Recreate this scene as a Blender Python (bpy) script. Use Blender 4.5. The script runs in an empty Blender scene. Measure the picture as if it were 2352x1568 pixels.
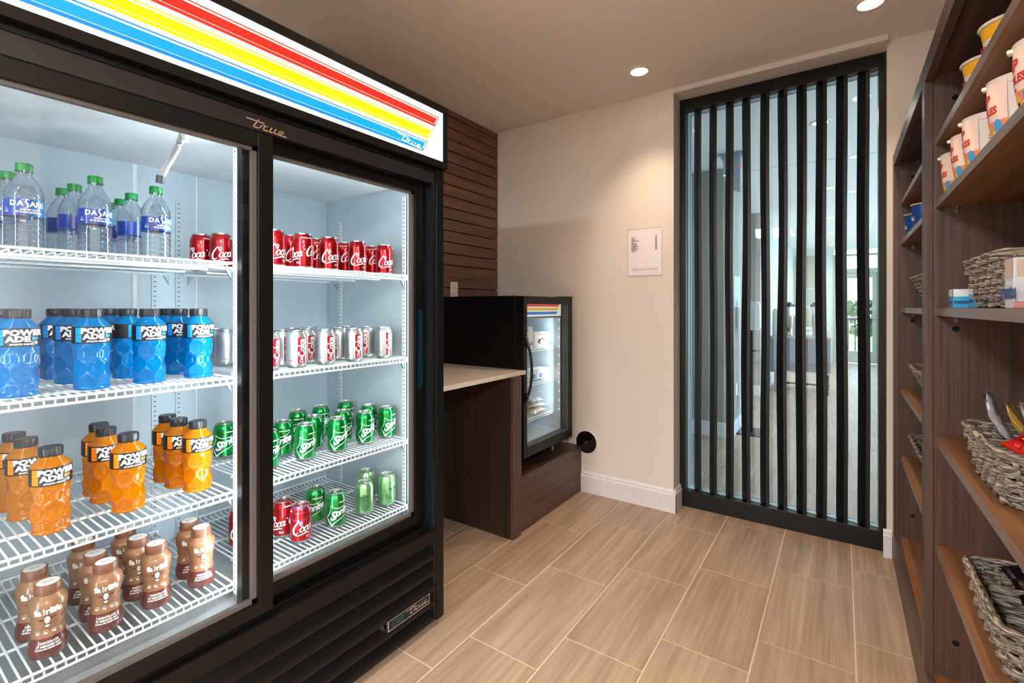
import bpy, bmesh, math, random
from mathutils import Vector, Matrix, noise
random.seed(7)
PI = math.pi
sc = bpy.context.scene
COL = sc.collection

# ------------------------------------------------------------------ camera
TH = math.atan(758/1101)
cam_d = bpy.data.cameras.new('camera'); cam = bpy.data.objects.new('camera', cam_d); COL.objects.link(cam)
cam.location = (0, 0, 1.22); cam.rotation_euler = (PI/2, 0, TH)
cam_d.sensor_width = 36; cam_d.lens = 1101/2352*36; cam_d.shift_y = (705.6-784)/2352
cam_d.clip_start = 0.05; cam_d.clip_end = 200
sc.camera = cam
# ------------------------------------------------------------------ world, exposure
w = bpy.data.worlds.new('sky'); sc.world = w; w.use_nodes = True
bg = w.node_tree.nodes['Background']; bg.inputs[0].default_value = (0.64, 0.82, 1.0, 1); bg.inputs[1].default_value = 3.6
sc.view_settings.view_transform = 'Standard'; sc.view_settings.look = 'None'
sc.view_settings.gamma = 1; sc.view_settings.use_curve_mapping = False
sc.view_settings.exposure = 0.87
cy = sc.cycles
cy.use_denoising = True
cy.max_bounces = 9; cy.diffuse_bounces = 4; cy.glossy_bounces = 4; cy.transmission_bounces = 7; cy.transparent_max_bounces = 24
cy.caustics_reflective = False; cy.caustics_refractive = False; cy.sample_clamp_indirect = 4.0
# ------------------------------------------------------------------ large lights
WARM = (1.0, 0.72, 0.48); COOL = (0.86, 0.95, 1.0)
CEIL = 2.524
def lamp(name, loc, kind, energy, col, size=.1, size_y=None, rot=(0,0,0), spot=2.4, blend=.6):
    l = bpy.data.lights.new(name, kind); l.energy = energy; l.color = col
    if kind == 'AREA':
        l.shape = 'RECTANGLE'; l.size = size; l.size_y = size_y or size
    else: l.shadow_soft_size = size
    if kind == 'SPOT': l.spot_size = spot; l.spot_blend = blend
    o = bpy.data.objects.new(name, l); COL.objects.link(o); o.location = loc; o.rotation_euler = rot
    return o
ROOM_L = [(-.923, 2.58), (.10, 2.565), (-.923, 1.15), (.10, 1.15), (-.923, -.35), (.10, -.35)]
HALL_L = [(-.125, 4.02), (-.115, 6.27), (-.14, 8.36), (-.15, 9.97), (-.17, 12.0)]
for x, y in ROOM_L: lamp('spot', (x, y, CEIL-.015), 'SPOT', 26, WARM, .03, spot=1.65, blend=1)
for x, y in HALL_L: lamp('spot', (x, y, CEIL-.015), 'SPOT', 26, (1,.8,.6), .035, spot=2.75, blend=.9)
LOBBY_L = [(-1.0, -3.2), (1.7, -3.2), (1.7, -.9), (3.2, -.9)]
for (x, y), e in zip(LOBBY_L, (190, 110, 60, 60)): lamp('lobby_fill', (x, y, CEIL-.012), 'AREA', e, (1, .985, .97), .6, 1.2)  # unseen fill panels, added to brighten the room and its ceiling
# the strip lights inside the two glass coolers
LED = 3.0
for lx, ly, la, le in ((-1.375, .655, 135, LED), (-1.375, .735, 45, LED), (-1.372, 1.325, 135, LED*.8), (-1.372, .065, 45, LED*.8)):
    lamp('led', (lx, ly, 1.05), 'AREA', le, COOL, .022, 1.2, (PI/2, 0, math.radians(la)))
lamp('led', (-1.535, 2.70, .86), 'AREA', .8, COOL, .015, .62, (PI/2, 0, math.radians(112)))

# daylight portals in the two glazed walls (they only guide the sampling of the sky)
for nme, loc, sz, szy, rot in (('portal', (1.66, 8.0, 1.25), 9.6, 2.4, (PI/2, 0, PI/2)),):
    p = lamp(nme, loc, 'AREA', 1, (1,1,1), sz, szy, rot); p.data.cycles.is_portal = True

# ------------------------------------------------------------------ materials
def srgb(h):
    if isinstance(h, str):
        h = h.lstrip('#'); c = [int(h[i:i+2], 16)/255 for i in (0, 2, 4)]
    else: c = [v/255 for v in h]
    return tuple(v/12.92 if v <= .04045 else ((v+.055)/1.055)**2.4 for v in c)+(1,)
def newmat(name):
    m = bpy.data.materials.new(name); m.use_nodes = True
    nt = m.node_tree; return m, nt.nodes, nt.links, nt.nodes['Principled BSDF']
_cache = {}
def plain(name, col, rough=.5, metal=0, trans=0, ior=1.45, coat=0, spec=.5, nscale=40, nstr=.04, sss=0):
    if name in _cache: return _cache[name]
    m, N, L, b = newmat(name)
    c = srgb(col) if isinstance(col, str) else tuple(col)+(1,)*(4-len(col))
    tc = N.new('ShaderNodeTexCoord'); nz = N.new('ShaderNodeTexNoise'); nz.inputs['Scale'].default_value = nscale; nz.inputs['Detail'].default_value = 3
    L.new(tc.outputs['Object'], nz.inputs['Vector'])
    mr = N.new('ShaderNodeMapRange'); mr.inputs[3].default_value = 1-nstr*2; mr.inputs[4].default_value = 1+nstr*2
    L.new(nz.outputs[0], mr.inputs[0])
    mx = N.new('ShaderNodeVectorMath'); mx.operation = 'SCALE'; mx.inputs[0].default_value = c[:3]
    L.new(mr.outputs[0], mx.inputs['Scale']); L.new(mx.outputs[0], b.inputs['Base Color'])
    b.inputs['Roughness'].default_value = rough; b.inputs['Metallic'].default_value = metal
    b.inputs['Transmission Weight'].default_value = trans; b.inputs['IOR'].default_value = ior
    b.inputs['Coat Weight'].default_value = coat; b.inputs['Specular IOR Level'].default_value = spec
    if sss:
        b.inputs['Subsurface Weight'].default_value = sss; b.inputs['Subsurface Radius'].default_value = (.02,.02,.02)
    _cache[name] = m; return m
def emit(name, col, s):
    if name in _cache: return _cache[name]
    m, N, L, b = newmat(name); c = srgb(col) if isinstance(col, str) else tuple(col)+(1,)
    b.inputs['Base Color'].default_value = c; b.inputs['Emission Color'].default_value = c; b.inputs['Emission Strength'].default_value = s
    b.inputs['Roughness'].default_value = .25
    _cache[name] = m; return m
def wood(name, c1, c2, axis, fine=1.0, rough=.38, bump=.06):
    m, N, L, b = newmat(name)
    tc = N.new('ShaderNodeTexCoord'); oi = N.new('ShaderNodeObjectInfo')
    ad = N.new('ShaderNodeVectorMath'); ad.operation = 'MULTIPLY_ADD'; ad.inputs[1].default_value = (7, 5, 9)
    L.new(oi.outputs['Random'], ad.inputs[0]); L.new(tc.outputs['Object'], ad.inputs[2])
    def stre(a, t):
        mp = N.new('ShaderNodeMapping'); s = [a*fine]*3; s['xyz'.index(axis)] = t; mp.inputs['Scale'].default_value = s
        L.new(ad.outputs[0], mp.inputs[0]); n = N.new('ShaderNodeTexNoise'); n.inputs['Scale'].default_value = 1
        n.inputs['Detail'].default_value = 5; n.inputs['Roughness'].default_value = .62; n.inputs['Distortion'].default_value = .35
        L.new(mp.outputs[0], n.inputs['Vector']); return n
    n1 = stre(26, .9); n2 = stre(150, 2.2)
    mx = N.new('ShaderNodeMath'); mx.operation = 'MULTIPLY_ADD'; mx.inputs[1].default_value = .45
    L.new(n2.outputs[0], mx.inputs[0])
    m2 = N.new('ShaderNodeMath'); m2.operation = 'MULTIPLY'; m2.inputs[1].default_value = .6
    L.new(n1.outputs[0], m2.inputs[0]); L.new(m2.outputs[0], mx.inputs[2])
    cr = N.new('ShaderNodeValToRGB'); e = cr.color_ramp.elements
    e[0].position = .38; e[0].color = srgb(c2); e[1].position = .66; e[1].color = srgb(c1)
    L.new(mx.outputs[0], cr.inputs[0]); L.new(cr.outputs[0], b.inputs['Base Color'])
    bp = N.new('ShaderNodeBump'); bp.inputs['Strength'].default_value = bump; bp.inputs['Distance'].default_value = .002
    L.new(mx.outputs[0], bp.inputs['Height']); L.new(bp.outputs[0], b.inputs['Normal'])
    b.inputs['Roughness'].default_value = rough
    return m
def thin_glass(name, tint=(.93,.97,.97), f0=.06, rough=0.0):
    m, N, L, b = newmat(name); N.remove(b)
    out = N['Material Output']; tr = N.new('ShaderNodeBsdfTransparent'); tr.inputs[0].default_value = tint+(1,)
    gl = N.new('ShaderNodeBsdfGlossy'); gl.inputs['Roughness'].default_value = rough
    # Schlick reflectance from the facing angle, the same on both faces of the pane
    lw = N.new('ShaderNodeLayerWeight'); lw.inputs[0].default_value = .5
    pw = N.new('ShaderNodeMath'); pw.operation = 'POWER'; pw.inputs[1].default_value = 5
    ma = N.new('ShaderNodeMath'); ma.operation = 'MULTIPLY_ADD'; ma.inputs[1].default_value = 1-f0; ma.inputs[2].default_value = f0
    ms = N.new('ShaderNodeMixShader')
    L.new(lw.outputs['Facing'], pw.inputs[0]); L.new(pw.outputs[0], ma.inputs[0]); L.new(ma.outputs[0], ms.inputs[0]); L.new(tr.outputs[0], ms.inputs[1]); L.new(gl.outputs[0], ms.inputs[2])
    L.new(ms.outputs[0], out.inputs[0]); return m
def tile_mat(name, c1, c2, c3):
    m, N, L, b = newmat(name)
    tc = N.new('ShaderNodeTexCoord'); oi = N.new('ShaderNodeObjectInfo')
    ad = N.new('ShaderNodeVectorMath'); ad.operation = 'MULTIPLY_ADD'; ad.inputs[1].default_value = (13, 7, 3)
    L.new(oi.outputs['Random'], ad.inputs[0]); L.new(tc.outputs['Object'], ad.inputs[2])
    def stre(sx, sy, d):
        mp = N.new('ShaderNodeMapping'); mp.inputs['Scale'].default_value = (sx, sy, 1)
        L.new(ad.outputs[0], mp.inputs[0]); n = N.new('ShaderNodeTexNoise'); n.inputs['Scale'].default_value = 1
        n.inputs['Detail'].default_value = d; n.inputs['Roughness'].default_value = .6; n.inputs['Distortion'].default_value = .25
        L.new(mp.outputs[0], n.inputs['Vector']); return n
    a = stre(60, 2.2, 6); c = stre(9, 1.0, 2)
    mx = N.new('ShaderNodeMix'); mx.data_type = 'FLOAT'; mx.inputs[0].default_value = .4
    L.new(a.outputs[0], mx.inputs[2]); L.new(c.outputs[0], mx.inputs[3])
    cr = N.new('ShaderNodeValToRGB'); e = cr.color_ramp.elements
    e[0].position = .36; e[0].color = srgb(c1); e[1].position = .66; e[1].color = srgb(c3)
    k = e.new(.5); k.color = srgb(c2)
    L.new(mx.outputs[0], cr.inputs[0]); L.new(cr.outputs[0], b.inputs['Base Color'])
    bp = N.new('ShaderNodeBump'); bp.inputs['Strength'].default_value = .12; bp.inputs['Distance'].default_value = .001
    L.new(a.outputs[0], bp.inputs['Height']); L.new(bp.outputs[0], b.inputs['Normal'])
    b.inputs['Roughness'].default_value = .42
    return m
def wall_mat(name, col, bump=.05):
    m, N, L, b = newmat(name); b.inputs['Base Color'].default_value = srgb(col); b.inputs['Roughness'].default_value = .85
    tc = N.new('ShaderNodeTexCoord'); n = N.new('ShaderNodeTexNoise'); n.inputs['Scale'].default_value = 160; n.inputs['Detail'].default_value = 4
    L.new(tc.outputs['Object'], n.inputs['Vector'])
    bp = N.new('ShaderNodeBump'); bp.inputs['Strength'].default_value = bump; bp.inputs['Distance'].default_value = .003
    L.new(n.outputs[0], bp.inputs['Height']); L.new(bp.outputs[0], b.inputs['Normal']); return m
def wicker_mat():
    m, N, L, b = newmat('wicker')
    tc = N.new('ShaderNodeTexCoord'); oi = N.new('ShaderNodeObjectInfo')
    ad = N.new('ShaderNodeVectorMath'); ad.operation = 'MULTIPLY_ADD'; ad.inputs[1].default_value = (3, 5, 2)
    L.new(oi.outputs['Random'], ad.inputs[0]); L.new(tc.outputs['Object'], ad.inputs[2])
    mp = N.new('ShaderNodeMapping'); mp.inputs['Scale'].default_value = (40, 40, 520); L.new(ad.outputs[0], mp.inputs[0])
    n = N.new('ShaderNodeTexNoise'); n.inputs['Scale'].default_value = 1; n.inputs['Detail'].default_value = 4; L.new(mp.outputs[0], n.inputs['Vector'])
    cr = N.new('ShaderNodeValToRGB'); e = cr.color_ramp.elements
    e[0].position = .38; e[0].color = srgb('#2f2d2c'); e[1].position = .66; e[1].color = srgb('#cabfac')
    k = e.new(.50); k.color = srgb('#7d766e')
    L.new(n.outputs[0], cr.inputs[0]); L.new(cr.outputs[0], b.inputs['Base Color']); b.inputs['Roughness'].default_value = .7
    bp = N.new('ShaderNodeBump'); bp.inputs['Strength'].default_value = .7; bp.inputs['Distance'].default_value = .0015
    L.new(n.outputs[0], bp.inputs['Height']); L.new(bp.outputs[0], b.inputs['Normal']); return m
def liquid(name, col, col2):
    m, N, L, b = newmat(name)
    b.inputs['Base Color'].default_value = srgb(col); b.inputs['Roughness'].default_value = .12
    b.inputs['Transmission Weight'].default_value = .1; b.inputs['IOR'].default_value = 1.35
    b.inputs['Coat Weight'].default_value = .35; b.inputs['Coat Roughness'].default_value = .05
    tr = N.new('ShaderNodeBsdfTranslucent'); tr.inputs[0].default_value = srgb(col2)
    ms = N.new('ShaderNodeMixShader'); ms.inputs[0].default_value = .38
    L.new(b.outputs[0], ms.inputs[1]); L.new(tr.outputs[0], ms.inputs[2]); L.new(ms.outputs[0], N['Material Output'].inputs[0])
    return m

WOODV = wood('walnut_vertical', '#614a40', '#352823', 'z')
WOODH = wood('walnut_lengthwise', '#5f483e', '#362924', 'y')
WOODX = wood('walnut_crosswise', '#7d5644', '#4a3029', 'x')
WOODT = wood('shelf_wood_lit', '#946844', '#6b462c', 'y')  # same walnut, with the orange of the downlights put into its colour
WOODS = wood('slat_wood', '#805a45', '#553727', 'y', .8)
WOODD = wood('dark_end_wood', '#3c2d27', '#221915', 'z')
EDGE = wood('edge_band', '#8a7264', '#6f5a4e', 'y', 1, .28, .02)
EDGEV = wood('edge_band_vertical', '#8a7264', '#6f5a4e', 'z', 1, .28, .02)
WALL = wall_mat('white_wall_paint', '#dcd6cf'); CEILM = wall_mat('ceiling_paint', '#ebe4dc', .02)
WALLG = wall_mat('grey_wall_paint', '#9b978f'); TRIM = plain('trim_paint', '#dcdade', .4)
TILE = tile_mat('floor_tile', '#8d7a68', '#a18c79', '#b39f8c')
GROUT = plain('grout', '#d0bda8', .8)
BLACK = plain('black_enamel', '#0a0a09', .4, spec=.3); BLACKF = plain('black_frame', '#0d0c0b', .38, spec=.3); BLACKP = plain('black_plastic', '#141518', .25)
SCREENM = plain('screen_dark_metal', '#0e0d0c', .36, spec=.4)
INNER = plain('cooler_liner', '#b7c8d2', .35, nscale=3, nstr=.02); INNERW = plain('white_liner', '#dde5ea', .35)
SHELFW = plain('white_wire_coating', '#e6eef2', .35)
ALU = plain('brushed_aluminium', (.80,.82,.84), .28, 1); CHROME = plain('chrome', (.85,.86,.88), .1, 1); STEEL = plain('stainless', (.62,.61,.6), .3, 1)
GLASS = thin_glass('pane_glass', (.97,.99,.99), .02); GLASSD = thin_glass('screen_glass', (.86,.94,.97), .05)
LEDM = emit('led_diode', (.9,.97,1.0), 6.0)
WHITE = plain('white_plastic', '#e9e6e2', .4); BLKP = plain('black_print', '#17171a', .45); WHP = plain('white_print', '#f2f2f2', .35)
WICK = wicker_mat()

# ------------------------------------------------------------------ mesh helpers
class MB:
    def __init__(s): s.v = []; s.f = []; s.m = []
    def add(s, vs, fs, mi=0):
        o = len(s.v); s.v += [tuple(p) for p in vs]
        for f in fs: s.f.append(tuple(i+o for i in f)); s.m.append(mi)
        return s
    def box(s, x0, x1, y0, y1, z0, z1, mi=0):
        v = [(x, y, z) for z in (z0, z1) for y in (y0, y1) for x in (x0, x1)]
        return s.add(v, [(0,2,3,1), (4,5,7,6), (0,1,5,4), (2,6,7,3), (0,4,6,2), (1,3,7,5)], mi)
    def prism(s, poly, z0, z1, mi=0):
        n = len(poly); v = [(x, y, z0) for x, y in poly]+[(x, y, z1) for x, y in poly]
        f = [tuple(range(n-1, -1, -1)), tuple(range(n, 2*n))]+[(i, (i+1) % n, n+(i+1) % n, n+i) for i in range(n)]
        return s.add(v, f, mi)
    def extr(s, poly, axis, a0, a1, mi=0):
        # poly in the two other axes (in cyclic order), extruded along axis
        def P(p, a):
            if axis == 'x': return (a, p[0], p[1])
            if axis == 'y': return (p[0], a, p[1])
            return (p[0], p[1], a)
        n = len(poly); v = [P(p, a0) for p in poly]+[P(p, a1) for p in poly]
        f = [tuple(range(n-1, -1, -1)), tuple(range(n, 2*n))]+[(i, (i+1) % n, n+(i+1) % n, n+i) for i in range(n)]
        return s.add(v, f, mi)
    def lathe(s, prof, seg=32, mi=0, c=(0,0,0), fr=None, mats=None, cap=True):
        n = len(prof); v = []
        for r, z in prof:
            for k in range(seg):
                t = 2*PI*k/seg; rr = r+(fr(t, z) if fr else 0)
                v.append((c[0]+rr*math.cos(t), c[1]+rr*math.sin(t), c[2]+z))
        for i in range(n-1):
            q = [(i*seg+k, i*seg+(k+1) % seg, (i+1)*seg+(k+1) % seg, (i+1)*seg+k) for k in range(seg)]
            if i == 0: s_off = len(s.v); s.v += v
            for f in q: s.f.append(tuple(a+s_off for a in f)); s.m.append(mats[i] if mats else mi)
        if cap:
            if prof[0][0] > 1e-5: s.f.append(tuple(s_off+k for k in range(seg-1, -1, -1))); s.m.append(mats[0] if mats else mi)
            if prof[-1][0] > 1e-5: s.f.append(tuple(s_off+(n-1)*seg+k for k in range(seg))); s.m.append(mats[-1] if mats else mi)
        return s
    def tube(s, pts, r, seg=8, mi=0, closed=False, rz=None):
        pts = [Vector(p) for p in pts]; n = len(pts); v = []
        for i, p in enumerate(pts):
            a = pts[(i-1) % n] if (closed or i > 0) else p; b = pts[(i+1) % n] if (closed or i < n-1) else p
            t = (b-a).normalized(); up = Vector((0,0,1)) if abs(t.z) < .95 else Vector((1,0,0))
            x = t.cross(up).normalized(); y = x.cross(t)
            ri = r[i] if isinstance(r, (list, tuple)) else r
            rv = rz if rz else ri
            for k in range(seg):
                q = 2*PI*k/seg; v.append(p+x*ri*math.cos(q)+y*rv*math.sin(q))
        f = []
        for i in range(n if closed else n-1):
            j = (i+1) % n
            f += [(i*seg+k, i*seg+(k+1) % seg, j*seg+(k+1) % seg, j*seg+k) for k in range(seg)]
        if not closed: f += [tuple(range(seg-1, -1, -1)), tuple((n-1)*seg+k for k in range(seg))]
        return s.add(v, f, mi)
    def flat(s, F, fn, mi=0):
        return s.add([fn(x, y) for x, y in F[0]], F[1], mi)
def mesh(name, mb, mats, smooth=False, off=(0,0,0), bevel=0):
    me = bpy.data.meshes.new(name)
    me.from_pydata([(x-off[0], y-off[1], z-off[2]) for x, y, z in mb.v], [], mb.f)
    if not isinstance(mats, (list, tuple)): mats = [mats]
    for m in mats: me.materials.append(m)
    me.polygons.foreach_set('material_index', mb.m)
    if smooth: me.polygons.foreach_set('use_smooth', [True]*len(mb.f))
    me.validate(); me.update()
    if smooth:
        try: me.set_sharp_from_angle(angle=math.radians(38))
        except Exception: pass
    return me
OFF = {}
def obj(name, mb, mats, parent=None, smooth=False, bevel=0, loc=None):
    off = OFF.get(parent.name, (0,0,0)) if parent else (0,0,0)
    if isinstance(mb, MB):
        if not mb.v: return None
        me = mesh(name, mb, mats, smooth, off)
    else: me = mb
    o = bpy.data.objects.new(name, me); COL.objects.link(o)
    if parent: o.parent = parent
    OFF[o.name] = off
    if bevel:
        b = o.modifiers.new('bevel', 'BEVEL'); b.width = bevel; b.segments = 2; b.limit_method = 'ANGLE'; b.angle_limit = .6
    if loc: o.location = loc
    return o
def thing(name, label, cat, loc=(0,0,0), group=None, rz=0, world=False):
    # world=True: the parts are written in world coordinates
    o = bpy.data.objects.new(name, None); COL.objects.link(o); o.location = loc; o.rotation_euler = (0, 0, rz)
    o.empty_display_size = .02
    OFF[o.name] = tuple(loc) if world else (0,0,0)
    tag(o, label, cat, group); return o
def tag(o, label=None, cat=None, group=None, kind=None):
    if label: o['label'] = label
    if cat: o['category'] = cat
    if group: o['group'] = group
    if kind: o['kind'] = kind
    return o
def struct(name, mb, mats, label=None, parent=None, **k):
    o = obj(name, mb, mats, parent, **k)
    if not parent: o['kind'] = 'structure'
    if label: o['label'] = label
    return o
KIDS = {}
def kids(o):
    return [c for c in o.children]
def dup(root, loc, rz, label, group=None):
    def cp(o, par):
        c = o.copy(); COL.objects.link(c); c.parent = par; OFF[c.name] = OFF.get(o.name, (0,0,0))
        for ch in o.children: cp(ch, c)
        return c
    r = cp(root, None); r.location = loc; r.rotation_euler = (0, 0, rz); r['label'] = label
    if group: r['group'] = group
    return r
# ---- flat shapes (2D) : text and strokes
def T(body, size, bold=0, xs=1, shear=0, res=2, align='CENTER', sp=1):
    cu = bpy.data.curves.new('t', 'FONT'); cu.body = body; cu.size = size; cu.offset = bold; cu.shear = shear
    cu.align_x = align; cu.resolution_u = res; cu.space_character = sp; cu.fill_mode = 'FRONT'
    o = bpy.data.objects.new('t', cu); me = bpy.data.meshes.new_from_object(o)
    v = [(p.co.x*xs, p.co.y) for p in me.vertices]; f = [tuple(p.vertices) for p in me.polygons]
    bpy.data.objects.remove(o); bpy.data.curves.remove(cu); bpy.data.meshes.remove(me)
    if v:
        cyy = (min(p[1] for p in v)+max(p[1] for p in v))/2
        v = [(x, y-cyy) for x, y in v]
    return (v, f)
def xf(F, s=1, rot=0, dx=0, dy=0, sx=1, sy=1):
    c, n = math.cos(rot), math.sin(rot)
    return ([((x*s*sx)*c-(y*s*sy)*n+dx, (x*s*sx)*n+(y*s*sy)*c+dy) for x, y in F[0]], F[1])
def join(*Fs):
    v = []; f = []
    for F in Fs:
        o = len(v); v += F[0]; f += [tuple(i+o for i in q) for q in F[1]]
    return (v, f)
def spline(pts, n=8, closed=False):
    out = []; m = len(pts)
    rng = range(m if closed else m-1)
    for i in rng:
        if closed: p0, p1, p2, p3 = pts[(i-1) % m], pts[i], pts[(i+1) % m], pts[(i+2) % m]
        else: p0, p1, p2, p3 = pts[max(i-1, 0)], pts[i], pts[i+1], pts[min(i+2, m-1)]
        for k in range(n):
            t = k/n
            out.append(tuple(.5*((2*p1[j])+(-p0[j]+p2[j])*t+(2*p0[j]-5*p1[j]+4*p2[j]-p3[j])*t*t+(-p0[j]+3*p1[j]-3*p2[j]+p3[j])*t**3) for j in range(len(p1))))
    if not closed: out.append(tuple(pts[-1]))
    return out
def stroke(pts, w=None, n=6, smooth=True):
    # pts: (x, y) or (x, y, width)
    P = [(p[0], p[1], p[2] if len(p) > 2 else w) for p in pts]
    if smooth: P = spline(P, n)
    v = []; f = []
    for i, (x, y, ww) in enumerate(P):
        a = P[max(i-1, 0)]; b = P[min(i+1, len(P)-1)]; dx, dy = b[0]-a[0], b[1]-a[1]; d = math.hypot(dx, dy) or 1
        nx, ny = -dy/d*ww/2, dx/d*ww/2; v += [(x+nx, y+ny), (x-nx, y-ny)]
        if i: k = 2*i; f.append((k-2, k-1, k+1, k))
    return (v, f)
def rect(x0, x1, y0, y1): return ([(x0,y0),(x1,y0),(x1,y1),(x0,y1)], [(0,1,2,3)])
def disc(cx, cy_, rx, ry, n=24): return ([(cx+rx*math.cos(2*PI*i/n), cy_+ry*math.sin(2*PI*i/n)) for i in range(n)], [tuple(range(n))])
def seg_poly(pts, w):
    Fs = []
    for (x0, y0), (x1, y1) in zip(pts, pts[1:]):
        d = math.hypot(x1-x0, y1-y0) or 1; ux, uy = (x1-x0)/d*w/2, (y1-y0)/d*w/2
        Fs.append(([(x0-ux+uy, y0-uy-ux), (x1+ux+uy, y1+uy-ux), (x1+ux-uy, y1+uy+ux), (x0-ux-uy, y0-uy+ux)], [(0,1,2,3)]))
    return join(*Fs)
def cutx(F, step):
    bm = bmesh.new(); vs = [bm.verts.new((x, y, 0)) for x, y in F[0]]
    for f in F[1]:
        try: bm.faces.new([vs[i] for i in f])
        except Exception: pass
    if not F[0]: return F
    x0 = min(p[0] for p in F[0]); x1 = max(p[0] for p in F[0]); x = math.ceil(x0/step)*step
    while x < x1:
        bmesh.ops.bisect_plane(bm, geom=bm.verts[:]+bm.edges[:]+bm.faces[:], plane_co=(x, 0, 0), plane_no=(1, 0, 0)); x += step
    bm.verts.index_update(); out = ([(v.co.x, v.co.y) for v in bm.verts], [tuple(v.index for v in f.verts) for f in bm.faces]); bm.free(); return out
def swap(F): return ([(y, x) for x, y in F[0]], [tuple(reversed(f)) for f in F[1]])
def cyl(F, R, th=0, z=0, step=.0035, prof=None):
    F = cutx(F, step)
    if prof: F = swap(cutx(swap(F), .003))
    return (F, (lambda x, y: ((prof(z+y) if prof else 0)*math.cos(th+x/R)+R*math.cos(th+x/R), (prof(z+y) if prof else 0)*math.sin(th+x/R)+R*math.sin(th+x/R), z+y)))
def on_cyl(mb, F, R, th=0, z=0, mi=0, step=.0035, prof=None):
    G, fn = cyl(F, R, th, z, step, prof); mb.flat(G, fn, mi)
def on_plane(mb, F, o, r, u, mi=0):
    o, r, u = Vector(o), Vector(r), Vector(u); mb.flat(F, lambda x, y: tuple(o+r*x+u*y), mi)
# the slanted script of the cooler maker, drawn from its strokes; 820 units long
def true_logo(width):
    P = lambda *a: [(x-780, -(y-111)) for x, y in a]
    k = 24
    F = join(seg_poly(P((370,46),(710,46)), k), seg_poly(P((595,15),(510,177),(630,177),(685,88),(785,88)), k),
             seg_poly(P((745,88),(700,177),(830,177),(872,88)), k), seg_poly(P((830,177),(920,177),(962,88)), k), seg_poly(P((920,177),(1190,177)), k),
             seg_poly(P((1005,177),(1048,92),(1135,92),(1112,134),(1030,134)), k*.85))
    return xf(F, width/820)
# flowing red-can script (units: x-height 1)
def cola_script():
    def o(cx, s=1): return stroke([(cx+.28*s, .95, .14), (cx-.05, 1.0, .22), (cx-.36*s, .45, .30), (cx-.2*s, .02, .22), (cx+.12*s, .05, .16), (cx+.36*s, .55, .26), (cx+.24*s, .98, .16), (cx+.02, .9, .1)])
    def c(cx): return stroke([(cx+.35, .8, .26), (cx+.15, 1.0, .2), (cx-.25, .6, .30), (cx-.3, .15, .28), (cx, -.02, .2), (cx+.35, .2, .1)])
    def a(cx): return join(stroke([(cx+.3, .9, .18), (cx, 1.0, .2), (cx-.35, .5, .3), (cx-.25, .05, .24), (cx+.05, .1, .16), (cx+.35, .8, .18)]), stroke([(cx+.42, 1.0, .28), (cx+.28, .35, .3), (cx+.35, .02, .24), (cx+.65, .2, .1)]))
    def C(cx): return stroke([(cx+.75, 1.35, .1), (cx+.55, 1.75, .18), (cx+.75, 2.15, .2), (cx+1.0, 1.95, .18), (cx+.8, 1.3, .2), (cx+.35, 2.2, .2), (cx-.25, 1.7, .34), (cx-.7, .8, .44), (cx-.6, .0, .40), (cx-.15, -.25, .26), (cx+.3, .0, .14)], n=7)
    def C2(cx): return stroke([(cx+.9, 1.45, .2), (cx+1.0, 1.9, .2), (cx+.6, 2.1, .2), (cx, 1.6, .34), (cx-.4, .8, .42), (cx-.3, .05, .38), (cx+.15, -.1, .22), (cx+.5, .15, .12)], n=7)
    F = join(C(.7), o(1.75), c(2.55), a(3.3), rect(4.0, 4.35, 1.28, 1.46), C2(5.15), o(5.95), stroke([(6.55, .5, .1), (7.0, 1.6, .26), (6.85, 2.05, .2), (6.6, 1.3, .28), (6.6, .2, .3), (6.85, .0, .2), (7.1, .3, .1)]), a(7.45),
             stroke([(.2, -.2, .12), (.9, -.62, .2), (1.9, -.5, .26), (2.8, -.42, .3), (3.3, -.7, .06)]))
    c_, s_ = math.cos(.16), math.sin(.16)
    v = [((x-4.1), (y-.6)) for x, y in F[0]]; v = [(x*c_-y*s_*1, x*s_*.9+y*c_) for x, y in v]
    v = [(x+y*.22, y) for x, y in v]
    return (v, F[1])

# =================================================================== THE ROOM
YW = 2.897; XL = -2.135
# floor: base slab with every tile a piece of its own
fl = struct('floor', MB().box(-2.6, 2.4, -2.3, 13.4, -.06, -.0012), GROUT, 'floor of long taupe stone-look tiles with pale grout')
tmesh = {}
def tile(x0, x1, y0, y1):
    k = (round(x1-x0, 3), round(y1-y0, 3))
    if k not in tmesh:
        a, b = k[0]/2-.0018, k[1]/2-.0018; e = .0008; mb = MB()
        v = [(-a,-b,-.004),(a,-b,-.004),(a,b,-.004),(-a,b,-.004),(-a+e,-b+e,0),(a-e,-b+e,0),(a-e,b-e,0),(-a+e,b-e,0)]
        mb.add(v, [(4,5,6,7),(0,1,5,4),(1,2,6,5),(2,3,7,6),(3,0,4,7)]); tmesh[k] = mesh('tile', mb, TILE)
    o = bpy.data.objects.new('tile', tmesh[k]); COL.objects.link(o); o.parent = fl; o.location = ((x0+x1)/2, (y0+y1)/2, 0)
PX, PY = .2945, .5845
for k in range(-4, 8):
    x0 = .0385-.2945*(k+1); x1 = x0+PX
    if x0 < -2.35: continue
    base = 1.962-.195*k   # a cross joint of this column
    n = -6
    while True:
        y0 = base+n*PY; n += 1
        if y0+PY < (-1.3 if x1 < .6 else 3.0): continue
        if y0 > 12.9: break
        if x0 < -1.15 and y0 > 4.7: break
        if x0 > .6 and y0 < 2.9: continue
        tile(x0, x1, y0, y0+PY)

struct('ceiling', MB().box(-2.6, 2.4, -2.4, 13.4, CEIL, CEIL+.1), CEILM, 'smooth pale ceiling')
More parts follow.
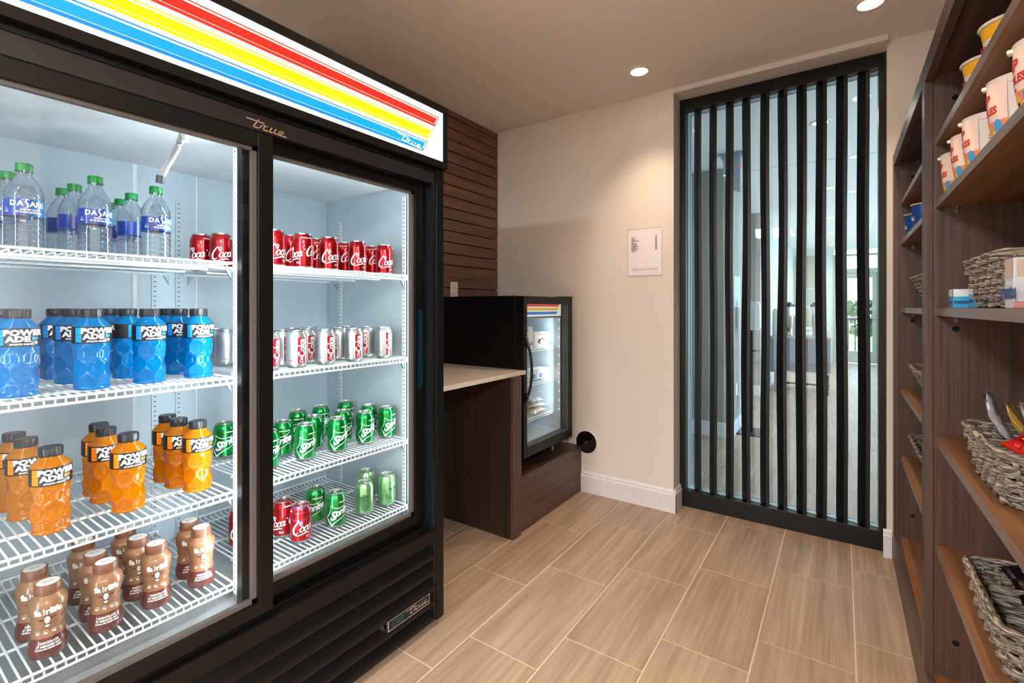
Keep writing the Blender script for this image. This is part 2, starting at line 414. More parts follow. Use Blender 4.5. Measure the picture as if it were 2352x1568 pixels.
# left wall: painted, with a band of slat boards from behind the tall cooler to the corner
wl = struct('wall_left', MB().box(XL-.12, XL-.012, -2.3, YW+.02, 0, CEIL).box(XL-.012, XL, -2.3, 1.36, 0, CEIL).box(XL-.012, XL, 1.36, YW, CEIL-.008, CEIL), [WALL], 'painted wall with dark walnut slat boards')
bk = obj('backing', MB().box(XL-.011, XL-.006, 1.362, YW-.001, .88, CEIL-.01), BLACK, wl)
zt = CEIL-.009; zs = [2.475-.0752*k for k in range(22)]
prev = zt; bm_ = {}
for k, z in enumerate(zs+[.875]):
    g = .0035 if k != 14 else .0008
    top = prev; bot = z+g; h = round(top-bot, 4)
    if h > .01:
        mb = MB().box(-.011, .013, 1.364, YW-.004, 0, h)
        if h not in bm_: bm_[h] = mesh('board', mb, WOODS)
        o = bpy.data.objects.new('board', bm_[h]); COL.objects.link(o); o.parent = wl; o.location = (XL, 0, bot)
    prev = z-g
# wall ahead, with the opening that holds the slatted screen
wb = struct('wall_back', MB().box(XL, -.826, YW, 3.14, 0, CEIL), WALL, 'white wall with the price sheet')
struct('wall_header', MB().box(-.826, .181, YW, 3.14, 2.496, CEIL), WALL)
struct('wall_right_end', MB().box(.181, .62, 2.975, 3.14, 0, CEIL), WALL)
struct('wall_right', MB().box(.62, .72, .62, 3.0, 0, CEIL), WALL)
# the lobby the market opens to, behind and to the right of the viewer
struct('wall_lobby', MB().box(-2.3, 4.1, -6.1, -6.0, 0, CEIL).box(4.0, 4.1, -6.0, .72, 0, CEIL).box(.72, 4.1, .62, .72, 0, CEIL).box(-2.3, -2.2, -6.0, -2.3, 0, CEIL), WALL, 'walls of the lobby behind the viewer')
struct('ceiling_lobby', MB().box(-2.6, 4.2, -6.2, -2.4, CEIL, CEIL+.1).box(2.4, 4.2, -2.4, .8, CEIL, CEIL+.1), CEILM)
struct('floor_lobby', MB().box(-2.3, 4.1, -6.1, -1.2, -.06, -.001).box(.72, 4.1, -1.2, .7, -.06, -.001), TILE)
for i, (x, y) in enumerate(LOBBY_L):
    o = struct('trim_2' if not i else 'trim_2', MB().box(x-.32, x+.32, y-.62, y+.62, CEIL-.006, CEIL), WHITE)  # housings for the added lobby fill panels
# baseboards
def bb_profile(d=.016, h=.135): return [(0,0), (d,0), (d,h-.03), (d-.005,h-.022), (d-.005,h-.012), (d-.011,h), (0,h)]
def baseboard(name, pts_fn, a0, a1, axis):
    struct(name, MB().extr(pts_fn, axis, a0, a1), TRIM)
baseboard('baseboard_back', [(YW-d, z) for d, z in bb_profile()], -1.4295, -.810, 'x')
baseboard('baseboard_opening', [(-.826+d, z) for d, z in bb_profile()], YW-.015, 3.022, 'y')
baseboard('baseboard_right', [(2.975-d, z) for d, z in bb_profile()], .166, .2, 'x')

# ------------------------------------------------------------------ ceiling lights
lampE = emit('lamp_face', (1.0, .90, .74), 9.0)
def downlight(x, y, label, group, first=[None]):
    if first[0] is None:
        t = thing('ceiling_light', label, 'ceiling light', (x, y, CEIL), group)
        pr = [(.046, -.0005), (.046,-.004), (.050,-.006), (.064,-.004), (.066,-.0003)]
        obj('trim_ring', MB().lathe(pr, 40, cap=False), plain('lamp_trim', '#e8dccb', .4), t, smooth=True)
        obj('lens', MB().lathe([(.0, -.0025), (.046, -.0025)], 32, cap=False), lampE, t)
        first[0] = t; return t
    return dup(first[0], (x, y, CEIL), 0, label, group)
nm = ['recessed round ceiling light above the small fridge side of the room', 'recessed round ceiling light cut by the top edge, near the bookcase', 'recessed round ceiling light above the tall cooler, second row', 'recessed round ceiling light above the bookcase, second row', 'recessed round ceiling light behind the viewer near the cooler', 'recessed round ceiling light behind the viewer near the bookcase']
for (x, y), l in zip(ROOM_L, nm): downlight(x, y, l, 'recessed lights in the market ceiling')
hn = ['nearest', 'second', 'third', 'fourth', 'farthest']
for (x, y), l in zip(HALL_L, hn): downlight(x, y, 'round ceiling light in the hallway behind the screen, '+l+' of the row', 'recessed lights along the hallway')

# ------------------------------------------------------------------ slatted screen
t = thing('slatted_screen', 'floor to ceiling black metal screen of angled vertical slats before glass', 'screen', (-.32, 3.08, 0), world=True)
sx0, sx1, sy0, sy1, szt = -.8255, .1805, 3.025, 3.135, 2.4945
obj('bottom_rail', MB().box(sx0, sx1, sy0, sy1, .0, .0985), SCREENM, t, bevel=.0015)
obj('top_rail', MB().box(sx0, sx1, sy0, sy1, 2.425, szt), SCREENM, t, bevel=.0015)
obj('stile', MB().box(sx0, -.7894, sy0, sy1, .0985, 2.425), SCREENM, t, bevel=.001)
obj('stile', MB().box(.152, sx1, sy0, sy1, .0985, 2.425), SCREENM, t, bevel=.001)
fx = [-.709, -.6205, -.529, -.4405, -.344, -.257, -.166, -.0745, .0158, .1078]
rs = random.Random(3)
for i, x in enumerate(fx):
    mb = MB(); n = 28; V = []; a1 = rs.uniform(-1, 1); a2 = rs.uniform(-1, 1)
    for k in range(n+1):
        z = .0985+(2.425-.0985)*k/n; q = math.sin(PI*k/n)
        tw = math.radians(40)+q*(.08*a1*math.sin(2*PI*k/n*1.1+a2*3)); ox = q*.004*math.sin(PI*2*k/n+a1*3)
        c, s_ = math.cos(tw), math.sin(tw)
        # slat cross section: narrow face forward, body running back to the left
        for px, py in ((-.0088, 0), (.0088, 0), (.0088-.052*s_, .052*c), (-.0088-.052*s_, .052*c)):
            V.append((x+px+ox, 3.036+py, z))
    F = [(3,2,1,0), tuple(4*n+j for j in range(4))]+[(4*k+j, 4*k+(j+1) % 4, 4*k+4+(j+1) % 4, 4*k+4+j) for k in range(n) for j in range(4)]
    obj('slat', mb.add(V, F), SCREENM, t)
obj('glass_pane', MB().box(-.789, .152, 3.121, 3.127, .0985, 2.425), GLASSD, t)
obj('glazing_bead', MB().box(-.789, .152, 3.108, 3.119, .0985, .106).box(-.789, .152, 3.108, 3.119, 2.418, 2.425).box(-.789, -.777, 3.108, 3.119, .106, 2.418), plain('bead_hall_light', '#8fb0bf', .3), t)  # bead coloured pale blue to carry the hallway light it reflects
obj('sill_strip', MB().box(-.789, .152, 3.072, 3.108, .0985, .1035).box(-.789, .152, 3.072, 3.108, 2.42, 2.425).box(-.7892, -.7835, 3.072, 3.108, .1035, 2.42), plain('sill_hall_light', '#a9c4d0', .3), t)  # added strip; its pale blue stands in for hallway light on the sill

# =================================================================== TALL COOLER
XF = -1.275; YR = 1.384; YL0 = .008; XB = -2.035
tc = thing('display_cooler', 'tall black glass door drinks cooler with red, yellow and blue striped lit header', 'cooler', ((XF+XB)/2, .696, 0), world=True)
YI0, YI1, XBI = .052, 1.338, -1.955
# cabinet shell: sides, back, top, bottom (outer black), front trims
cab = MB().box(XB, XF-.005, 1.3445, YR, .03, 1.985).box(XB, XF-.005, YL0, .046, .03, 1.985).box(XB, XBI-.006, .046, 1.3445, .03, 1.985)
cab.box(XBI-.006, XF-.03, .046, 1.3445, 1.71, 1.985).box(XBI-.006, -1.345, .046, 1.3445, .045, .392)
obj('cabinet', cab, BLACK, tc)
obj('side_trim', MB().box(XF-.006, XF, 1.3445, YR, .025, 1.745), BLACKF, tc, bevel=.0015)
obj('side_trim', MB().box(XF-.006, XF, YL0, .046, .025, 1.745), BLACKF, tc, bevel=.0015)
# liner
ln = MB().box(XBI-.006, XBI, YI0-.006, YI1+.006, .40, 1.702).box(XBI, -1.352, YI1, YI1+.006, .40, 1.702).box(XBI, -1.352, YI0-.006, YI0, .40, 1.702)
obj('liner_wall', ln, INNER, tc)
obj('liner_floor', MB().box(XBI, -1.338, YI0, YI1, .392, .402), plain('liner_steel', '#b9bfc2', .3, .6), tc)
obj('liner_ceiling', MB().box(XBI, -1.40, YI0, YI1, 1.702, 1.709), INNERW, tc)
obj('ceiling_lip', MB().box(-1.40, -1.352, YI0, YI1, 1.685, 1.709), INNERW, tc)
obj('front_jamb', MB().box(-1.415, -1.352, YI1-.012, YI1, .402, 1.70), INNERW, tc)
obj('front_jamb', MB().box(-1.415, -1.352, YI0, YI0+.012, .402, 1.70), INNERW, tc)
# centre mullion with shelf standard and led strip
mu = obj('mullion', MB().box(-1.405, -1.352, .668, .722, .40, 1.70), plain('mullion_grey', '#aab7be', .3), tc, bevel=.003)
obj('led_cover', MB().box(-1.352, -1.347, .675, .716, .41, 1.69), plain('led_cover', '#b5c2c8', .15), mu)
d = MB()
for k in range(17): d.box(-1.347, -1.346, .685, .705, .47+k*.073, .482+k*.073)
obj('diode', tag_ := d, LEDM, mu)['kind'] = 'stuff'
# shelf standards: perforated strips
def standard(x, y, nx, ny, z0, z1, pr=.0165):
    o = obj('shelf_standard', MB().box(x-abs(ny)*.009-abs(nx)*.002, x+abs(ny)*.009+abs(nx)*.002, y-abs(nx)*.009-abs(ny)*.002, y+abs(nx)*.009+abs(ny)*.002, z0, z1), INNER if nx else SHELFW, tc)
    h = MB(); z = z0+.012
    while z < z1-.01:
        if nx: h.box(x+nx*.0021, x+nx*.0024, y-.0035, y+.0035, z, z+.003)
        else: h.box(x-.0028, x+.0028, y+ny*.0021, y+ny*.0024, z, z+.0045)
        z += pr
    obj('slot', h, plain('slot_dark', '#3c4650', .6), o)['kind'] = 'stuff'
standard(XBI+.003, .6625, 1, 0, .42, 1.60); standard(XBI+.003, .7348, 1, 0, .42, 1.60)
standard(-1.852, YI1-.003, 0, -1, .42, 1.60); standard(-1.433, YI1-.013, 0, -1, .42, 1.66)
standard(-1.852, YI0+.003, 0, 1, .42, 1.60); standard(-1.433, YI0+.013, 0, 1, .42, 1.66)
standard(-1.396, .665, 0, -1, .42, 1.68, .0165); standard(-1.396, .725, 0, 1, .42, 1.68)
obj('wall_seam', MB().box(XBI, XBI+.0025, .60, .612, .402, 1.70).box(XBI, XBI+.0025, .79, .795, .402, 1.70), INNERW, tc)
# drain tube and its socket
dt = obj('drain_tube', MB().tube(spline([(-1.425, .548, 1.69), (-1.428, .54, 1.65), (-1.432, .52, 1.60), (-1.436, .50, 1.553)], 5), .0085, 12), plain('tube_plastic', '#bfc6cc', .25, trans=.3), tc, smooth=True)
obj('socket', MB().lathe([(.010,-.03),(.012,-.012),(.019,-.004),(.026,-.001),(.026,0)], 24, c=(-1.425,.55,1.687)), INNERW, dt, smooth=True)
obj('tube_end', MB().tube([(-1.436,.5005,1.556),(-1.437,.499,1.538)], .0095, 12), plain('tube_dark', '#454a55', .3), dt, smooth=True)
# wire shelves
wiremesh = {}
SH = {1: 1.342, 2: 1.022, 3: .703, 4: .446}
for zi, z in SH.items():
    for y0, y1 in ((.066, .664), (.728, 1.312)):
        fr = MB(); r = .0026
        fr.tube([(-1.402, y0, z+.0015), (-1.402, y1, z+.0015)], .0032, 8).tube([(-1.402, y0, z-.0135), (-1.402, y1, z-.0135)], .0032, 8)
        for xx in (-1.56, -1.72, -1.90): fr.tube([(xx, y0, z-.0085), (xx, y1, z-.0085)], .0038, 6)
        for yy in (y0, y1): fr.tube([(-1.402, yy, z-.0135), (-1.402, yy, z+.0015), (-1.93, yy, z-.003), (-1.93, yy, z+.012)], .0030, 8)
        fr.tube([(-1.93, y0, z+.010), (-1.93, y1, z+.010)], .003, 8)
        s = obj('wire_shelf', fr, SHELFW, tc, smooth=True)
        if 'w' not in wiremesh:
            wm = MB().tube([(-1.4055, 0, -.012), (-1.4055, 0, -.0035), (-1.411, 0, -.0024), (-1.93, 0, -.0024), (-1.934, 0, .008)], .0022, 6)
            wiremesh['w'] = mesh('wire', wm, SHELFW, True)
        n = 34
        ox, oy, oz = OFF[s.name]
        for k in range(1, n):
            o = bpy.data.objects.new('wire', wiremesh['w']); COL.objects.link(o); o.parent = s; o.location = (-ox, y0+(y1-y0)*k/n-oy, z-oz)
        cl = MB()
        for yy, d_ in ((y0-.004, 1), (y1+.004, -1)):
            for xx in (-1.425, -1.85): cl.extr([(yy, z-.017), (yy+d_*.016, z-.017), (yy+d_*.004, z-.04), (yy, z-.045)], 'x', xx-.004, xx+.004)
        obj('shelf_clip', cl, plain('clip_metal', '#9fb4bd', .3, .8), s)
# header: lit sign
XH = -1.258
hd = MB().box(-1.33, XH+.004, YL0, YR, 1.75, 1.775).box(-1.33, XH+.004, YL0, YR, 1.961, 1.987).box(-1.33, XH+.004, 1.3603, YR, 1.775, 1.961).box(-1.33, XH+.004, YL0, .032, 1.775, 1.961).box(-1.40, -1.33, YL0, YR, 1.75, 1.987)
hdr = obj('header_frame', hd, BLACKF, tc, bevel=.001)
EX = 2**-.87
signW = emit('sign_white', (.93, .94, 1.0), .80*EX)
sg = obj('sign_panel', MB().box(-1.30, XH, .032, 1.3603, 1.775, 1.961), signW, hdr)
def stripe(zt, zb, yt, yb, col, edge, light):
    # slanted right end; bevelled border lines as in the print
    k = (yt-yb)/(zt-zb); Y = lambda z, d=0: yb+(z-zb)*k-d; y0 = .0325
    def quad(za, zb_, da, mb, mi, e, ys=None):
        ys = y0 if ys is None else ys
        mb.add([(XH+e, ys, zb_), (XH+e, Y(zb_, da), zb_), (XH+e, Y(za, da), za), (XH+e, ys, za)], [(0,1,2,3)], mi)
    mb = MB(); quad(zt, zb, 0, mb, 0, .0004); quad(zt-.0035, zb+.009, .004, mb, 1, .0006); quad(zt-.0085, zb+.009, .0095, mb, 2, .0008)
    quad(zb+.0095, zb+.0083, .006, mb, 1, .0009)
    return mb
for nme, zt_, zb_, yt_, yb_, c0, c1, c2 in (('red_stripe', 1.9394, 1.8973, 1.341, 1.3172, '#f0301f', '#ffd9cc', '#fa2218'), ('yellow_stripe', 1.8845, 1.8424, 1.3088, 1.2854, '#efbf10', '#fbe6c4', '#f9d200'), ('blue_stripe', 1.8314, 1.7893, 1.2784, 1.2541, '#0a76d6', '#b9d9f6', '#058af6')):
    o = obj(nme, stripe(zt_, zb_, yt_, yb_, 0, 0, 0), [emit(nme+'a', srgb(c0)[:3], .72*EX), emit(nme+'b', srgb(c1)[:3], .78*EX), emit(nme+'c', srgb(c2)[:3], .76*EX)], hdr)
mb = MB(); on_plane(mb, true_logo(.112), (XH+.0012, 1.191, 1.807), (0,1,-.08), (0,.12,.98)); obj('script_logo', mb, emit('logo_white', (.95,.97,1), .85*EX), hdr)
# track band under the header with the maker's script
trk = MB().box(-1.36, -1.283, .046, 1.3445, 1.6885, 1.75).box(-1.283, -1.279, .046, 1.3445, 1.735, 1.745)
tb = obj('track_band', trk, BLACKF, tc)
obj('band_face', MB().box(-1.2835, -1.2815, .046, 1.340, 1.690, 1.7335), plain('band_face', '#221f20', .35), tb)
mb = MB(); on_plane(mb, true_logo(.110), (-1.2808, .692, 1.7055), (0,1,-.03), (0,.12,.98)); obj('script_logo', mb, plain('logo_metal', '#c9a78c', .3, .3), tb)
# sill, lower rail
obj('sill_track', MB().box(-1.352, XF-.008, .046, 1.3445, .33, .372).box(-1.300, -1.296, .046, 1.3445, .372, .392).box(-1.340, -1.335, .046, 1.3445, .372, .396), BLACKF, tc)
obj('lower_rail', MB().box(-1.30, XF+.001, .046, 1.3445, .327, .3765), BLACKF, tc, bevel=.001)
obj('jamb_liner', MB().box(-1.352, -1.28, 1.325, 1.3445, .372, 1.69), plain('jamb_blue_black', '#10161c', .2), tc)
# sliding doors
def door(y0, y1, x, z0=.396, z1=1.688, st=.041):
    fr = MB().box(x-.028, x, y0, y0+st, z0, z1).box(x-.028, x, y1-st, y1, z0, z1).box(x-.028, x, y0+st, y1-st, z1-.041, z1).box(x-.028, x, y0+st, y1-st, z0, z0+.035)
    dd = obj('sliding_door', fr, BLACKF, tc, bevel=.0012)
    g = .0045
    gk = MB()
    for a, b, c, d_ in ((y0+st, y0+st+.012, z0+.035, z1-.041), (y1-st-.012, y1-st, z0+.035, z1-.041), (y0+st, y1-st, z0+.035, z0+.047), (y0+st, y1-st, z1-.050, z1-.041)): gk.box(x-.024, x-.010, a, b, c, d_)
    obj('gasket', gk, plain('gasket_grey', '#5d5855', .4), dd)
    obj('glass', MB().box(x-.019, x-.015, y0+st+.001, y1-st-.001, z0+.036, z1-.042), GLASS, dd)
    return dd
dl = door(.048, .711, XF-.008); dr = door(.645, 1.317, -1.319, .405, 1.695)
hm = MB(); yh = 1.295
hm.extr([(yh-.004, 1.216), (yh+.018, 1.205), (yh+.018, .925), (yh-.004, .914)], 'x', -1.3185, -1.3165)
obj('pull_handle', hm, plain('handle_recess', '#14384c', .15, .5), dr)
for k in range(7): pass
# louvred grille
gr = obj('grille_frame', MB().box(-1.335, -1.30, .046, 1.3445, .03, .327).box(-1.30, XF-.004, 1.333, 1.3445, .03, .327), BLACKP, tc)
zz = [.3215, .2535, .1979, .1464, .0764, .0146]
for k in range(5):
    zt_, zb_ = (.322, .262, .200, .140, .080)[k], (.256, .196, .136, .078, .020)[k]
    poly = [(-1.302, zt_), (-1.290, zt_-.012), (-1.279, zb_+.030), (-1.277, zb_+.018), (-1.281, zb_+.006), (-1.292, zb_), (-1.302, zb_+.004)]
    obj('louvre', MB().extr(poly, 'y', .05, 1.336), BLACKF, gr, smooth=True)
bd = MB().add([(XF+.003, 1.109, .118), (XF+.003, 1.2967, .112), (XF+.003, 1.2967, .148), (XF+.003, 1.109, .149)], [(0,1,2,3)])
bo = obj('control_badge', MB().box(-1.282, XF+.0022, 1.105, 1.305, .112, .150), CHROME, gr, bevel=.001)
mb = MB().box(XF+.0022, XF+.0030, 1.109, 1.301, .116, .146); obj('badge_face', mb, plain('badge_black', '#17191c', .2), bo)
mb = MB(); on_plane(mb, true_logo(.108), (XF+.0038, 1.240, .134), (0,1,0), (0,.1,.95)); obj('script_logo', mb, CHROME, bo)
mb = MB(); on_plane(mb, join(seg_poly([(-.024,-.010),(.024,-.010),(.024,.010),(-.024,.010),(-.024,-.010)], .0012), seg_poly([(-.021+.005*math.cos(a), .005*math.sin(a)-.002) for a in [i*PI/3 for i in range(7)]], .0012)), (XF+.0038, 1.148, .131), (0,1,0), (0,0,1))
obj('blue_line', mb, plain('line_blue', '#1f6fa8', .4), bo)
mb = MB(); on_plane(mb, rect(-.012, .020, -.007, .007), (XF+.0036, 1.148, .131), (0,1,0), (0,0,1)); obj('small_screen', mb, plain('lcd_green', '#1c3a18', .2), bo)
obj('caster', MB().tube([(-1.95, .12, .022), (-1.95, .16, .022)], .022, 16).tube([(-1.36, .12, .022), (-1.36, .16, .022)], .022, 16).tube([(-1.36, 1.20, .022), (-1.36, 1.24, .022)], .022, 16).tube([(-1.95, 1.20, .022), (-1.95, 1.24, .022)], .022, 16), BLACKP, tc)

# =================================================================== DRINKS
# ---- cans: printed body, bare metal lid with tab and base
CANPROF = [(.0215,.0035),(.024,.0006),(.0258,.0014),(.0300,.0085),(.0325,.0125),(.0331,.017),(.0331,.098),(.0322,.103),(.0290,.1125),(.0262,.1175)]
LIDPROF = [(.0262,.1175),(.0272,.1195),(.0272,.1215),(.0262,.1222),(.0252,.1214),(.0247,.1178),(.0235,.1172),(.0,.1172)]
alum = plain('can_aluminium', (.66,.68,.69), .28, 1)
def can_col(name, c, rough=.24, metal=.75): return plain(name, c, rough, metal, coat=.4)
def can(kind, paint, logo_fn):
    t = thing(kind, 'x', 'can')
    obj('body', MB().lathe(CANPROF, 44, mats=[1,1,1,1,0,0,0,0,0], cap=True), [paint, alum], t, smooth=True)
    l = obj('lid', MB().lathe(LIDPROF, 40, cap=False), alum, t, smooth=True)
    tb = MB(); tb.tube([(-.003,-.006,.1182),(-.009,-.0055,.1184),(-.0125,0,.1186),(-.009,.0055,.1184),(-.003,.006,.1182),(.003,.0045,.1182),(.006,0,.1182),(.003,-.0045,.1182)], .0011, 6, closed=True)
    tb.lathe([(.0,.1185),(.0022,.1184),(.0025,.1175)], 10, c=(.003,0,0), cap=False)
    obj('tab', tb, alum, l, smooth=True)
    logo_fn(t); return t
R1 = .0334
redp = can_col('can_red', '#b00c18'); silv = can_col('can_silver', '#aeb4b8', .36, .8); grnp = can_col('can_green', '#068c3c'); pale = can_col('can_pale_green', '#8fc98a')
chry = can_col('can_cherry', '#c01420'); prp = can_col('can_purple', '#a2559a'); navy = plain('label_navy', '#0a49a8', .35)
WPR = plain('can_white_print', '#eceef0', .3, .1); RPR = can_col('can_red_print', '#b5122a', .3, .3); DGR = can_col('dark_green_print', '#064d20', .3, .4); YLW = plain('yellow_print', '#e8d21c', .4)
SCR = cola_script()
def neck(z):
    # offset from the straight wall where the can narrows
    z0 = [(0,-.010),(.0125,-.0012),(.017,0),(.098,0),(.103,-.0009),(.1125,-.0041),(.12,-.0072)]
    for (a, p), (b, q) in zip(z0, z0[1:]):
        if z <= b: return p+(q-p)*(z-a)/(b-a)
    return -.0072
def cola_logo(t):
    mb = MB()
    on_cyl(mb, xf(SCR, .0155), R1, .62, .056)
    on_cyl(mb, T('ORIGINAL TASTE', .0052, .0002), R1, .95, .1065, prof=neck); on_cyl(mb, T('ORIGINAL TASTE', .0052, .0002), R1, -2.2, .1065, prof=neck)
    on_cyl(mb, join(xf(T('12 FL OZ', .0038, .0001), dy=.0028), xf(T('(355 mL)', .0034, .0001), dy=-.0015)), R1, .1, .0235)
    obj('script_logo', mb, WPR, t)
def cherry_logo(t):
    cola_logo(t)
    mb = MB(); G = cutx(rect(-PI*R1, PI*R1, 0, 1), .003)
    # purple shoulder with a wavy lower edge
    mb.add([(( R1-.0002+neck(.080+.022*min(1,max(0,y))))*math.cos(x/R1)*1.0, (R1-.0002+neck(.080+.022*min(1,max(0,y))))*math.sin(x/R1), (.080+.005*math.sin(x/R1*2)) if y < .5 else .102) for x, y in G[0]], G[1])
    mb.add([((R1-.0002+neck(.102 if y < .5 else .1170))*math.cos(x/R1), (R1-.0002+neck(.102 if y < .5 else .1170))*math.sin(x/R1), .102 if y < .5 else .1170) for x, y in G[0]], G[1])
    obj('purple_shoulder', mb, prp, t)
def diet_logo(t):
    mb = MB()
    for th in (-.03, -.03+PI):
        G = cutx(rect(-.0125, .0125, 0, .083), .003); on_cyl(mb, G, R1-.0001, th, .0165)
    obj('red_band', mb, RPR, t)
    mb = MB()
    for th in (-.03, -.03+PI):
        for dx in (-.0135, .0135): on_cyl(mb, rect(dx-.001, dx+.001, 0, .083), R1-.0001, th, .0165)
        on_cyl(mb, join(xf(T('Coke', .030, .0011, .9), rot=PI/2, dy=.066), xf(T('Diet', .0165, .0004, .9, .35), rot=PI/2, dy=.030)), R1+.0003, th, 0)
    obj('lettering', mb, WPR, t)
    mb = MB(); on_cyl(mb, T('0 CAL', .0055, .0003), R1, -1.05, .026); on_cyl(mb, T('0 CAL', .0055, .0003), R1, -1.05+PI, .026); obj('calorie_mark', mb, RPR, t)
def sprite_logo(t):
    mb = MB()
    for th in (-.08, -.08+PI):
        L = [('S', .043, -.025, 0), ('p', .037, -.0085, -.004), ('r', .035, .0035, .0), ('i', .035, .0115, .003), ('t', .035, .0185, .002), ('e', .035, .0300, 0)]
        F = join(*[xf(T(c, s_, .0014, .92, .28), dx=dx, dy=dx*.32+dy) for c, s_, dx, dy in L])
        on_cyl(mb, F, R1+.0003, th, .056)
        F = join(stroke([(-.033, .030, .0010), (-.020, .020, .0022), (-.002, .017, .0024), (.018, .021, .0022), (.032, .031, .001)]), stroke([(-.031, .029, .0008), (-.0320, .012, .0014), (-.038, -.004, .002), (-.047, -.012, .0008)]),
                 stroke([(-.046, -.014, .0008), (-.038, -.026, .0035), (-.0275, -.0425, .0055)], smooth=False), stroke([(-.0280, -.0425, .0055), (-.016, -.030, .0030), (.008, -.018, .0026), (.038, -.002, .0008)], n=4))
        on_cyl(mb, F, R1+.0001, th, .056)
        on_cyl(mb, T('LEMON-LIME', .0058, .0003), R1+.0001, th+.50, .0925, prof=neck)
    obj('lettering', mb, WPR, t)
    mb = MB()
    for th in (.30, .30+PI): on_cyl(mb, xf(disc(0, 0, .0032, .0018), rot=.4), R1+.0001, th-.42, .092, prof=neck)
    obj('lemon_mark', mb, YLW, t)
def ginger_logo(t):
    mb = MB()
    for th in (0, PI): on_cyl(mb, disc(0, 0, .0155, .030, 32), R1-.0001, th, .052, step=.003)
    obj('oval_mark', mb, can_col('ginger_oval', '#5f9a62', .3, .6), t)
    mb = MB()
    for th in (0, PI):
        on_cyl(mb, xf(T("Seagram's", .0125, .0003, .9, .3), rot=.06), R1+.0002, th, .072)
        on_cyl(mb, T('GINGER ALE', .0052, .0002), R1+.0002, th, .060)
    obj('lettering', mb, DGR, t)
PROTO = {}
PROTO['coke'] = can('soda_can', redp, cola_logo)
PROTO['diet'] = can('soda_can', silv, diet_logo)
PROTO['sprite'] = can('soda_can', grnp, sprite_logo)
PROTO['ginger'] = can('soda_can', pale, ginger_logo)
PROTO['cherry'] = can('soda_can', chry, cherry_logo)

# ---- sports drink: hexagon dimpled bottle, label band, ridged black cap
def sport(fluid, blue):
    t = thing('sports_drink_bottle', 'x', 'bottle')
    H = .109
    def fr(th, z):
        if z > H: return 0
        q = 6*th/(2*PI); row = z/.034; r_ = int(row); fx_ = (q+(.5 if r_ % 2 else 0)) % 1-.5; fz = row-r_-.5
        dd = max(abs(fx_)*1.9, abs(fx_)*.95+abs(fz)*1.5)
        e = min(1, max(0, (.80-dd)/.11)); env = min(1, z/.012, (H-z)/.006 if z < H else 0)
        return -.0038*e*max(0, env)
    prof = [(.018,.003),(.031,.0),(.0345,.003),(.0355,.007),(.0335,.0105)]
    n = 30
    prof += [(.0348+.0010*math.sin(PI*i/n*3), .012+(H-.012)*i/n) for i in range(n+1)]
    prof += [(.0345,.1105),(.0362,.1125),(.0366,.130),(.0366,.150),(.0350,.1550),(.0205,.1705),(.0200,.176)]
    obj('bottle_body', MB().lathe(prof, 60, fr=fr), fluid, t, smooth=True)
    cp = MB().lathe([(.0215,.1735),(.0222,.1745),(.0222,.1765),(.0212,.177),(.0216,.178),(.0216,.1925),(.0200,.1945),(.0,.1945)], 60, fr=lambda th, z: (.0005*(1 if math.sin(th*12) > 0 else -1) if .1775 < z < .193 else 0))
    obj('cap', cp, plain('sport_cap', '#2a2b31', .3), t, smooth=True)
    lb = MB(); lb.lathe([(.0371,.1120),(.0374,.120),(.0374,.144),(.0370,.1520)], 60, cap=False)
    L = obj('label', lb, BLKP, t, smooth=True)
    Rl = .0377; mb = MB()
    th = .12
    F = join(xf(T('POWER', .0168, .0011, 1.2, .05, sp=1.04), dx=.001, dy=.0102), xf(T('ADE', .0168, .0011, 1.2, sp=1.04), dx=-.0100, dy=-.0036), xf(T('SPORTS DRINK', .0050, .0003, 1.15), dx=-.004, dy=-.0153))
    on_cyl(mb, F, Rl, th, .132); on_cyl(mb, F, Rl, th+PI, .132)
    F2 = disc(.0225, -.0125, .0035, .0035, 16); on_cyl(mb, F2, Rl-.0001, th, .132); on_cyl(mb, F2, Rl-.0001, th+PI, .132)
    obj('lettering', mb, WHP, L)
    mb = MB()
    for a in (th, th+PI):
        for k in range(4): on_cyl(mb, rect(-.0475, -.0335, -.0175+k*.0088, -.0175+k*.0088+.0082), Rl-.0001, a, .1325)
        on_cyl(mb, rect(.0135, .0275, -.0062, .0005), Rl-.0001, a, .132)
    obj('flavour_panel', mb, plain('panel_blue', '#1591e8', .3) if blue else plain('panel_orange', '#ff8a10', .3), L)
    mb = MB()
    for a in (th, th+PI): on_cyl(mb, rect(.0105, .0185, -.0165, -.0082), Rl-.0001, a, .132)
    obj('fact_box', mb, plain('fact_grey', '#6d7074', .4), L)
    return t
PROTO['powerB'] = sport(liquid('blue_drink', '#0088cc', '#10aaea'), True)
PROTO['powerO'] = sport(liquid('orange_drink', '#d88400', '#f5a20c'), False)

